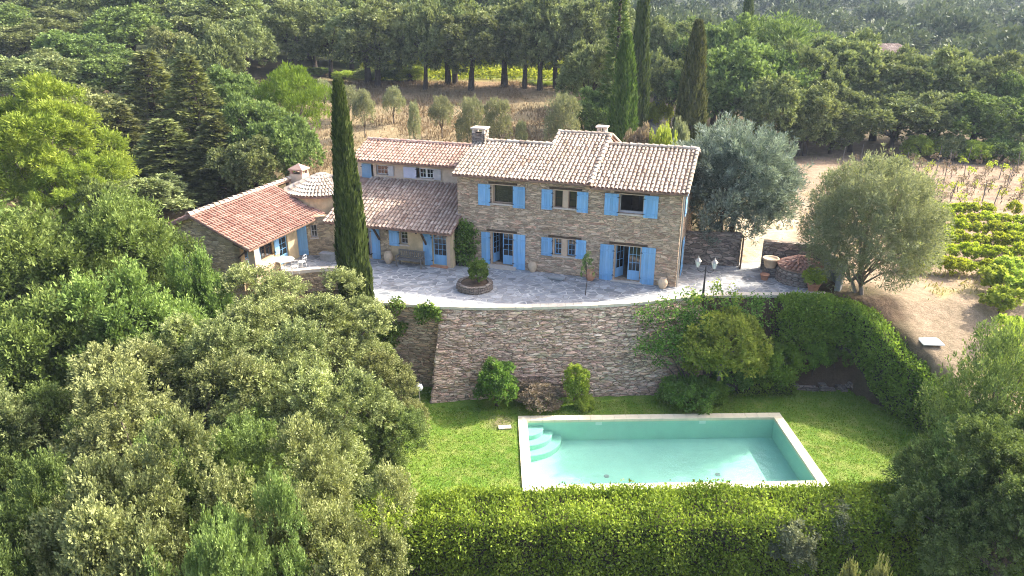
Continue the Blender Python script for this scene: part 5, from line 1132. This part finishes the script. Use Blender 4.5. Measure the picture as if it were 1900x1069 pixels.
# ------------------------------------------------------------------ the near trees
G1 = 'near evergreen oaks left of the lawn'
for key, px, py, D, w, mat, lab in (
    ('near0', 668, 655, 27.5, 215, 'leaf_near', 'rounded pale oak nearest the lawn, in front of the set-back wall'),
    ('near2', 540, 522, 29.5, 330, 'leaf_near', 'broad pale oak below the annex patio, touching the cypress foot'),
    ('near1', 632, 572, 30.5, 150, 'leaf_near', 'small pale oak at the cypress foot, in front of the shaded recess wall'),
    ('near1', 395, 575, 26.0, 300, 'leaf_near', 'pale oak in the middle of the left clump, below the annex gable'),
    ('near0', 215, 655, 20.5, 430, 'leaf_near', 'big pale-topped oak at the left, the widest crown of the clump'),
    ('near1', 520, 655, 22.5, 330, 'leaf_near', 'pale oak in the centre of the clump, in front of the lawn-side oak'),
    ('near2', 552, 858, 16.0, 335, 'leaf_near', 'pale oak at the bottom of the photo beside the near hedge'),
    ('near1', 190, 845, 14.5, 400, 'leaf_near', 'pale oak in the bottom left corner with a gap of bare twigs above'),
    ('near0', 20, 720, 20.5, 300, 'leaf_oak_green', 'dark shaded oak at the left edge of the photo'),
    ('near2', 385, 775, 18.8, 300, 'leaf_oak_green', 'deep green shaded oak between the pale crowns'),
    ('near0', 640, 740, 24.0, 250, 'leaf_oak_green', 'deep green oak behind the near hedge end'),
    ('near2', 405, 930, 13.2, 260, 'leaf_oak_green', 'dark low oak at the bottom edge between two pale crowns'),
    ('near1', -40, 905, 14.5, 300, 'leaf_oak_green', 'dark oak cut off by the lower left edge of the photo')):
    tree_px(key, 'oak_tree', lab, 'tree', px, py, D, w, G1, mat)
for key, px, py, D, w, lab in (('ash0', 205, 372, 32, 250, 'fresh green ash with upright shoots in front of the annex gable'), ('ash1', 60, 400, 30, 330, 'fresh green ash at the left edge below the yellow pine'), ('ash0', 110, 545, 26, 300, 'darker green ash in the left part of the clump'), ('ash1', 372, 470, 30.5, 130, 'small green ash half hiding the annex gable window'), ('ash1', 240, 500, 27.5, 280, 'mid green ash in the heart of the left clump')):
    tree_px(key, 'ash_tree', lab, 'tree', px, py, D, w, 'green ash trees left of the annex')
tree_px('airy', 'holm_oak', 'loose airy oak with visible twigs at the right edge, beside the hedge', 'tree', 1900, 612, 23.5, 245)
tree_px('near1', 'holm_oak', 'dark shaded oak in the lower right corner', 'tree', 1935, 790, 19.5, 330, None, 'leaf_oak_green')
tree_px('airy', 'holm_oak', 'dark loose oak filling the bottom right behind the near hedge', 'tree', 1815, 800, 21.5, 220, None, 'leaf_oak_green')
tree_px('airy', 'holm_oak', 'yellowish young oak at the right edge above the hatch level', 'tree', 1902, 596, 27.5, 95, None, 'leaf_yellow')
tree_px('near0', 'holm_oak', 'pale sprig-topped tree just entering the bottom edge on the right', 'tree', 1605, 1042, 12.5, 120, None, 'leaf_near')

# ------------------------------------------------------------------ meadow olives
G2 = 'young olive trees in the dry meadow'
for i, (px, yt, D, w, lab) in enumerate([
    (598, 138, 84, 50, 'pale olive left of the cypress tip in the meadow'), (640, 150, 80, 66, 'round pale olive right of the cypress tip'), (672, 158, 74, 44, 'thin young olive with a bare stem in the meadow'),
    (727, 152, 79, 46, 'small yellowish olive standing alone in the upper meadow'), (766, 180, 69, 26, 'tiny wispy olive sapling in the middle of the meadow'), (818, 170, 74, 50, 'flat-topped yellowish olive in the meadow'),
    (872, 172, 65, 62, 'round grey olive behind the left chimney'), (922, 174, 68, 60, 'round grey olive right of the one behind the chimney'), (1046, 166, 66, 74, 'big grey olive at the right side of the meadow'), (968, 215, 67, 24, 'tiny olive bush in the right part of the meadow')]):
    tree_px('olive%d' % (1 if i in (4, 6, 7, 8, 9) else 0), 'olive_tree', lab, 'tree', px, yt + 9, D, w * .92, G2)
# ------------------------------------------------------------------ woods behind: the row of tall oaks
ORD = ['first', 'second', 'third', 'fourth', 'fifth', 'sixth', 'seventh', 'eighth', 'ninth', 'tenth', 'eleventh', 'twelfth', 'thirteenth', 'fourteenth', 'fifteenth', 'sixteenth', 'seventeenth', 'eighteenth', 'nineteenth', 'twentieth']
row = [(515, -6, 103), (565, 2, 104), (615, 0, 101), (662, -14, 102), (702, 4, 99), (742, -8, 101), (775, -20, 98), (815, 2, 99), (850, -12, 97), (885, 0, 96), (922, -16, 96), (965, 6, 95), (1005, -6, 94), (1045, 2, 94), (1085, 10, 93), (1118, 60, 84)]
for i, (px, yt, D) in enumerate(row):
    tree_px('row%d' % ((i * 7 + i // 3) % 3), 'oak_tree', '%s from the left in the row of tall dark oaks behind the dry meadow' % ORD[i], 'tree', px + prng.uniform(-14, 14), yt + prng.uniform(-14, 30), D + prng.uniform(-3, 3), prng.uniform(96, 150) if i < 15 else 95, 'row of oaks behind the meadow', 'leaf_oak')
for i, px in enumerate((480, 560, 640, 720, 800, 880, 960, 1040, 1120)):
    tree_px('oak%d' % (i % 3), 'oak_tree', 'oak crown showing over the row of oaks, %s from the left' % ORD[i], 'tree', px, -38, 116 + (i % 2) * 6, 128, 'oaks over the row')
# left wood
for i, px in enumerate((510, 548, 590, 640, 690, 735, 760, 860, 985, 1015, 1060, 1100)):
    tree_px('shrub%d' % (i % 2), 'shrub', 'bush among the trunks of the oak row, %s from the left' % ORD[i], 'shrub', px, (128 if i < 7 else 150) + prng.uniform(-12, 6), 107 - i * .9, prng.uniform(40, 70), 'bushes among the oak trunks', ('leaf_yellow', 'leaf_oak', 'leaf_oak_green')[i % 3], parts=('stem', 'foliage'))
for i, px in enumerate((-20, 62, 128, 205, 290, 365, 440)):
    tree_px('oak%d' % ((i * 2) % 3), 'oak_tree', 'oak in the upper row of the left wood, %s from the left' % ORD[i], 'tree', px, 12 + (i * 37 % 23), 99 + (i * 29 % 11), 175, 'upper row of the left wood', 'leaf_oak_green' if i % 3 == 0 else 'leaf_oak')
for i, px in enumerate((75, 200, 300, 365)):
    tree_px('oak%d' % ((i + 1) % 3), 'oak_tree', 'oak in the middle row of the left wood, %s from the left' % ORD[i], 'tree', px, 95 + (i * 31 % 25), 76 + i, 150, 'middle row of the left wood', 'leaf_oak_green' if i % 2 else 'leaf_oak')
G3 = 'wood left of the house'
left = [('oak0', 40, -25, 112, 175, 'leaf_oak', 'oak in the top left corner'), ('oak1', 150, -35, 112, 185, 'leaf_oak', 'dark oak at the top edge, right of the corner oak'), ('oak2', 265, -45, 108, 190, 'leaf_oak_green', 'oak at the top edge above the fir'), ('oak0', 405, -25, 106, 180, 'leaf_oak', 'dark oak at the top edge, left of the tall row'), ('oak1', 345, -5, 104, 150, 'leaf_oak', 'shadowy oak behind the pale crown at the top left'),
    ('oak1', 20, 45, 92, 165, 'leaf_oak', 'oak at the left edge under the corner oak'), ('oak2', 125, 52, 84, 160, 'leaf_oak_green', 'bulky green oak with a sunlit top in the left wood'), ('oak0', 232, 22, 94, 160, 'leaf_oak_green', 'round oak behind the bulky one in the left wood'), ('oak2', 318, 52, 84, 130, 'leaf_near', 'pale whitish-green crown in the upper left wood'), ('oak1', 392, 50, 80, 110, 'leaf_oak', 'narrow brownish-green oak right of the pale crown'), ('oak0', 445, 40, 92, 110, 'leaf_oak', 'oak beside the meadow corner with sky-lit leaves'), 
    ('oak0', 55, 118, 74, 160, 'leaf_oak', 'greyish oak above the yellow pine'), ('oak2', 160, 168, 62, 160, 'leaf_near', 'greyish-green oak right of the yellow pine'), ('oak0', 175, 300, 52, 130, 'leaf_oak_green', 'green oak in the dark hollow left of the annex ridge'),
    ('fir', 268, 108, 66, 190, 'leaf_fir', 'tall fir with yellowish boughs left of the annex'), ('fir', 345, 112, 64, 170, 'leaf_fir', 'brownish fir in the middle of the left wood'), ('fir', 215, 205, 60, 150, 'leaf_fir', 'dark lower fir in the left wood'), ('fir', 300, 225, 57, 190, 'leaf_fir', 'dark fir just behind the annex ridge'), ('fir', 395, 225, 57, 150, 'leaf_fir', 'dark fir behind the annex chimney'),
    ('oak1', 425, 125, 68, 120, 'leaf_oak_green', 'green oak left of the bright pine'), ('oak2', 470, 195, 60, 160, 'leaf_oak_green', 'bluish-green oak above the annex chimney'), ('oak0', 520, 225, 57, 120, 'leaf_oak_green', 'bluish-green oak above the tower roof'), ('stone_pine', 537, 122, 66, 112, 'leaf_stone_pine', 'bright yellow-green young pine beside the meadow'),
    ('oak1', 455, 255, 54, 110, 'leaf_oak', 'dark oak low behind the annex chimney'), ('oak2', 250, 335, 50, 170, 'leaf_oak', 'dark oak at the foot of the firs, left of the annex ridge')]
for key, px, yt, D, w, mat, lab in left: tree_px(key, {'fir': 'fir_tree', 'stone_pine': 'pine_tree'}.get(key, 'oak_tree'), lab, 'tree', px, yt + (0 if key == 'stone_pine' else prng.uniform(-14, 8)), D, w * prng.uniform(.9, 1.15), G3, mat)
tree_px('puff_pine', 'pine_tree', 'big yellow-green pine at the left edge of the photo', 'tree', 35, 150, 45, 290, 'yellow-green pines at the left', 'leaf_pine')
tree_px('puff_pine', 'pine_tree', 'lower yellow-brown lobe-crowned pine beside the big yellow pine', 'tree', 95, 262, 43, 160, 'yellow-green pines at the left', 'leaf_pine')
tree_px('oak2', 'oak_tree', 'small oak between the yellow pine and the green ash', 'tree', 185, 335, 42, 120, None, 'leaf_oak_green')
# right wood
G4 = 'wood behind the vineyard'
right = [('oak0', 1090, 105, 77, 105, 'leaf_oak', 'mid green oak between the row and the bright cypress'), ('oak1', 1110, 160, 70, 80, 'leaf_oak_green', 'small bushy oak left of the bright cypress'), ('oak2', 1235, 50, 96, 110, 'leaf_oak', 'oak over the gateway path between two cypresses'), ('oak0', 1250, 105, 84, 85, 'leaf_oak', 'dark oak low over the gateway path'), ('oak1', 1262, 30, 104, 120, 'leaf_oak_green', 'green oak behind the brownish cypress'),
    ('oak2', 1345, 48, 92, 170, 'leaf_oak_green', 'green oak right of the brownish cypress'), ('stone_pine', 1440, 30, 96, 210, 'leaf_oak_green', 'broad domed bright pine crown at the top of the right wood'), ('oak0', 1350, 110, 80, 150, 'leaf_oak_green', 'deep green oak behind the blue cedar'), ('oak1', 1425, 95, 82, 150, 'leaf_oak_green', 'leafy oak under the domed pine'), ('oak2', 1500, 92, 82, 130, 'leaf_oak', 'oak right of the leafy one, in front of the domed pine'),
    ('oak0', 1440, 165, 75, 110, 'leaf_oak', 'yellowish round oak above the cedar tip'), ('oak1', 1515, 160, 75, 90, 'leaf_near', 'pale-tipped narrow oak in the right wood'), ('oak2', 1572, 68, 86, 150, 'leaf_oak', 'olive-brown oak below the far rooftop'), ('oak0', 1645, 105, 84, 160, 'leaf_oak', 'broad oak right of the olive-brown one'), ('oak1', 1590, 165, 77, 120, 'leaf_oak', 'darker oak at the edge of the bare field'), ('oak2', 1700, 98, 84, 140, 'leaf_oak', 'tall oak in the middle of the right wood'), ('oak0', 1770, 92, 84, 150, 'leaf_oak', 'rounded sunlit oak second from the right edge'), ('oak1', 1842, 108, 84, 140, 'leaf_oak', 'oak near the right edge of the photo'), ('oak2', 1900, 150, 80, 120, 'leaf_oak_green', 'oak cut by the right edge of the photo'),
    ('oak1', 1675, 175, 77, 110, 'leaf_oak', 'shadowy oak front of the broad one, by the field'), ('oak0', 1745, 180, 77, 110, 'leaf_oak', 'shadowy oak by the field below the sunlit one'), ('oak2', 1820, 195, 76, 120, 'leaf_oak_green', 'low green oak by the field at the right'), ('oak0', 1880, 215, 75, 100, 'leaf_oak', 'low oak by the field at the right edge'), ('oak2', 1500, 215, 75, 90, 'leaf_oak', 'low dark oak right of the cedar'), ('oak1', 1555, 225, 76, 80, 'leaf_oak', 'low dark oak behind the big olive')]
for key, px, yt, D, w, mat, lab in right: tree_px(key, 'pine_tree' if key == 'stone_pine' else 'oak_tree', lab, 'tree', px + prng.uniform(-8, 8), yt + (0 if key == 'stone_pine' else prng.uniform(-24, 10)), D, w * prng.uniform(.9, 1.3), G4, mat)
for i, (px, yt, D, w, m_) in enumerate([(1715, 252, 74, 60, 'leaf_yellow'), (1765, 250, 73.5, 60, 'leaf_near'), (1815, 262, 72, 60, 'leaf_yellow'), (1868, 258, 72, 80, 'leaf_oak_green')]):
    tree_px('shrub%d' % (i % 2), 'shrub', 'field-edge bush under the right wood, %s from the left' % ORD[i], 'shrub', px, yt, D, w, 'bushes along the field edge', m_, parts=('stem', 'foliage'))
for i, (px, yt, D, w, m_, lab) in enumerate([(1190, 236, 56, 60, 'leaf_dry', 'dry reddish bush behind the right roof'), (1232, 238, 55, 56, 'leaf_yellow', 'yellowish bush behind the right roof, by the path'), (1262, 226, 58, 44, 'leaf_olive', 'grey-green bush at the foot of the brownish cypress'), (1222, 188, 84, 52, 'leaf_vine', 'bright yellow-green bush glowing at the end of the gateway path')]):
    tree_px('shrub%d' % (i % 2), 'shrub', lab, 'shrub', px, yt, D, w, None, m_, parts=('stem', 'foliage'))
q = P(1253, 236, 0.6); mb = MB(); mb.bx(-.35, .35, -.35, .35, 0, 1.9); mb.bx(-.42, .42, -.42, .42, 1.902, 2.05); o = mb.build('gate_pillar', M['dark_bark']); gy_ = 66.0; pp = AT(1253, 222, gy_); o.location = (pp.x, pp.y, float(H(pp.x, pp.y))); tag(o, 'dark square gate pillar beside the gateway path', 'pillar')
# far house roof among the trees
fp = AT(1630, 82, 132); zf = float(H(fp.x, fp.y)); fh = thing('far_house', 'distant house showing only a faded tiled roof among the hillside trees', 'house', (fp.x, fp.y, zf), .25); hh = fp.z - zf
mb = MB(); mb.bx(-3.6, 3.6, -3, 3, -1, hh - 1.2); mb.build('wall', M['annex_stone'], fh)
SLf = .36
for sgn in (1, -1):
    ef = Vector((0, sgn, SLf)).normalized(); tile_roof('roof', (-4 * sgn, -3.4 * sgn, hh - 1.25), (sgn, 0, 0), ef, 8, 3.4 * sqrt(1 + SLf * SLf), M['tile_dark'], fh, seed=20 + sgn, pitch=.4, row=.7)

for i, (key, px, yt, D, w, m_) in enumerate([('oak0', 1985, 140, 79, 150, 'leaf_oak'), ('oak1', 2080, 120, 82, 160, 'leaf_oak_green'), ('oak2', 2190, 130, 80, 160, 'leaf_oak'), ('oak0', 2300, 120, 83, 170, 'leaf_oak'), ('oak1', 2420, 130, 80, 170, 'leaf_oak_green'), ('airy', 2090, 640, 24, 240, None), ('near1', 2230, 700, 23, 330, 'leaf_oak_green')]):
    tree_px(key, 'oak_tree', 'oak standing just beyond the right edge of the photo', 'tree', px, yt, D, w, 'oaks beyond the right edge', m_)
for i, (key, px, yt, D, w, m_) in enumerate([('oak0', -90, 40, 96, 170, 'leaf_oak'), ('oak2', -200, 30, 90, 170, 'leaf_oak_green'), ('oak1', -330, 40, 86, 180, 'leaf_oak'), ('oak0', -130, 130, 70, 170, 'leaf_oak_green'), ('oak2', -280, 140, 66, 180, 'leaf_oak'), ('oak1', -200, 260, 50, 220, 'leaf_oak'), ('ash0', -170, 390, 33, 320, None), ('near2', -260, 520, 26, 340, 'leaf_oak_green'), ('near0', -190, 690, 20, 360, 'leaf_near'), ('ash1', -420, 400, 34, 320, None)]):
    tree_px(key, 'oak_tree' if key[0] != 'a' else 'ash_tree', 'leafy tree standing just beyond the left edge of the photo', 'tree', px, yt, D, w, 'trees beyond the left edge', m_)
# ------------------------------------------------------------------ vineyard
G5, G6, G7 = 'leafy vines in the vineyard', 'nearly bare vines in the vineyard', 'stakes in the vineyard'
vr = random.Random(12); nv = 0
for k_ in range(6):
    D0 = 39.6 + k_ * 2.75
    for j in range(26):
        x = 20.5 + j * 1.0 + vr.uniform(-.15, .15) + k_ * .3; y = D0 - (x - 26) * .16 + vr.uniform(-.2, .2)
        px = 950 + F_PX * x / (y * CP + (CAM_H - .7) * SP)
        if px < 1690 - k_ * 4 or px > 2120 or (k_ == 5 and vr.random() < .45): continue
        i = vr.randrange(3); w_ = vr.uniform(1.1, 1.5) if k_ < 5 else vr.uniform(.9, 1.3)
        plant('vine%d' % i, 'grapevine', 'full leafy green vine in the front rows of the vineyard', 'grapevine', (x, y, float(H(x, y))), w_, vr.uniform(.85, 1.25), vr.uniform(0, 6), G5, None, ('trunk', 'foliage'))
for k_, (px, py, w_) in enumerate([(1850, 575, 1.7), (1885, 560, 1.9), (1830, 545, 1.5), (1880, 610, 1.6), (1905, 520, 1.9), (1860, 525, 1.7)]):
    q = P(px, py + 18, -.8); plant('vine%d' % (k_ % 3), 'grapevine', 'yellow-green vine straggling down the slope at the right edge', 'grapevine', (q.x, q.y, float(H(q.x, q.y)) - .05), w_, 1.5, k_, 'vines at the right edge of the slope', 'leaf_yellow', ('trunk', 'foliage'))
for k_ in range(11):
    D0 = 55.6 + k_ * 1.75
    for j in range(24):
        x = 21 + j * 1.25 + vr.uniform(-.2, .2); y = D0 - (x - 26) * .12 + vr.uniform(-.2, .2); px = 950 + F_PX * x / (y * CP + (CAM_H - .7) * SP)
        if px < 1560 or px > 2030 or y > 74 or vr.random() < .12: continue
        if vr.random() < .80: plant('bare_vine%d' % vr.randrange(2), 'grapevine', 'nearly bare spindly vine on the bare earth of the upper vineyard', 'grapevine', (x, y, float(H(x, y))), vr.uniform(.6, 1.0), vr.uniform(.9, 1.4), vr.uniform(0, 6), G6, None if vr.random() < .4 else 'leaf_dry', ('trunk', 'foliage'))
        else:
            mb = MB(); mb.bar((0, 0, -.1), (vr.uniform(-.3, .3), vr.uniform(-.1, .1), 1.7), .05); o = mb.build('vine_stake', M['old_wood']); o.location = (x, y, float(H(x, y))); tag(o, 'thin leaning wooden stake among the bare vines', 'stake', G7)

# ------------------------------------------------------------------ stuff: far woods, vines beyond the oak row, grasses, undergrowth
gf = R_(300); nfar = 760; D = 122 + 350 * gf.random(nfar) ** 1.2; rr = gf.uniform(-.85, .86, nfar); X = rr * D
Pf, Tf = [], []
kinds = []
for i in range(5):
    V, t, _ = crown_lobes(gf, 4.6, 0.2, 7.6, 15, 1.5, 14, 4, 1.1, .5, .85, .52, up=.5, lob=.3, zmin=-.15); kinds.append((V, t))
for x, y in zip(X, D):
    if abs(x / y - .505) < .06 and y < 140: continue
    V, t = kinds[gf.integers(5)]; a = gf.uniform(0, 6.28); s = gf.uniform(.75, 1.25); Q = V.copy(); Q[:, 0] = (V[:, 0] * cos(a) - V[:, 1] * sin(a)) * s; Q[:, 1] = (V[:, 0] * sin(a) + V[:, 1] * cos(a)) * s; Q[:, 2] = V[:, 2] * s * gf.uniform(.9, 1.25)
    Pf.append(Q + np.array([x, y, float(H(x, y)) - .3])); Tf.append(np.clip(t * .75 + gf.uniform(-.12, .25), 0, 1))
fw = link('far_woods', quad_mesh('far_woods', np.concatenate(Pf), np.concatenate(Tf)), M['leaf_far']); tag(fw, kind='stuff')
gv = R_(301); n = 26000; yv = gv.uniform(103, 134, n); rv = gv.uniform(-.20, .20, n); xv = rv * yv; yv = np.round(yv / 2.2) * 2.2 + gv.normal(size=n) * .35
pv = np.stack([xv, yv, H(xv, yv) + gv.random(n) * 1.3], 1); s = .7 + .6 * gv.random(n)
vm = link('far_vines', quad_mesh('far_vines', leaf_quads(pv, dirs(gv, n), nrm_(gv.normal(size=(n, 3)) + np.array([0, 0, .8])), .40 * s, .30 * s), gv.random(n)), M['leaf_vine']); tag(vm, kind='stuff')
gm = R_(302)
def scat(n, cond_r, y0, y1, dens=None):
    y = gm.uniform(y0, y1, n); r = gm.uniform(*cond_r, n); x = r * y
    if dens is not None: k = dens(x, y, r) > gm.random(n); x, y = x[k], y[k]
    return np.stack([x, y, H(x, y) - .02], 1)
tufts('dry_grass', scat(70000, (-.29, .13), 46, 100, lambda x, y, r: ss(.36, .62, fbm(x / 3.5, y / 3.5, 8)) * .9 + .1), 'straw', .34, .07, 310)
tufts('field_weeds', np.concatenate([scat(9000, (.40, .80), 24, 40, lambda x, y, r: ss(.46, .62, fbm(x / 2.2, y / 2.2, 5) + .03) * (x > 21.8)), scat(7000, (.36, .76), 38, 77, lambda x, y, r: ss(.48, .65, fbm(x / 2.5, y / 2.5, 6)) * .7 + .04)]), 'weed', .20, .05, 311)
ny_ = 95000; gx2 = gm.uniform(-7.0, 20.6, ny_); gy2 = gm.uniform(23.6, 34.3, ny_); kk = ~in_pool(gx2, gy2, -.03) & ~((gy2 > 32.7 + .07 * gx2) & (gx2 > -4.3) & (gx2 < 10.2))
tufts('lawn_grass', np.stack([gx2[kk], gy2[kk], np.full(kk.sum(), -4.72)], 1), 'grass', .075, .028, 312, .5)
nu = 34000; ux = np.concatenate([gm.uniform(-26, -5.2, nu), gm.uniform(21.3, 26, nu // 6)]); uy = np.concatenate([gm.uniform(9, 35, nu), gm.uniform(10, 25, nu // 6)]); uz = H(ux, uy) + gm.random(len(ux)) ** 2 * .8
su_ = .6 + .8 * gm.random(len(ux)); ug = link('undergrowth', quad_mesh('undergrowth', leaf_quads(np.stack([ux, uy, uz], 1), dirs(gm, len(ux)), nrm_(gm.normal(size=(len(ux), 3)) + np.array([0, 0, .8])), .22 * su_, .13 * su_), gm.random(len(ux))), M['leaf_oak_green']); tag(ug, kind='stuff')

# ------------------------------------------------------------------ haze: one closed box of thin air
HZ = 0.00027
if HZ > 0:
    mb = MB(); mb.bx(-1650, 1650, -70, 1850, -12.5, 62); hz = mb.build('haze', None); m, nt, out = mat_new('haze'); v = nt.nodes.new('ShaderNodeVolumePrincipled')
    v.inputs['Color'].default_value = (0.66, 0.80, 1.0, 1); v.inputs['Density'].default_value = HZ; v.inputs['Anisotropy'].default_value = 0.1; nt.links.new(v.outputs[0], out.inputs['Volume'])
    hz.data.materials.append(m); tag(hz, kind='stuff')
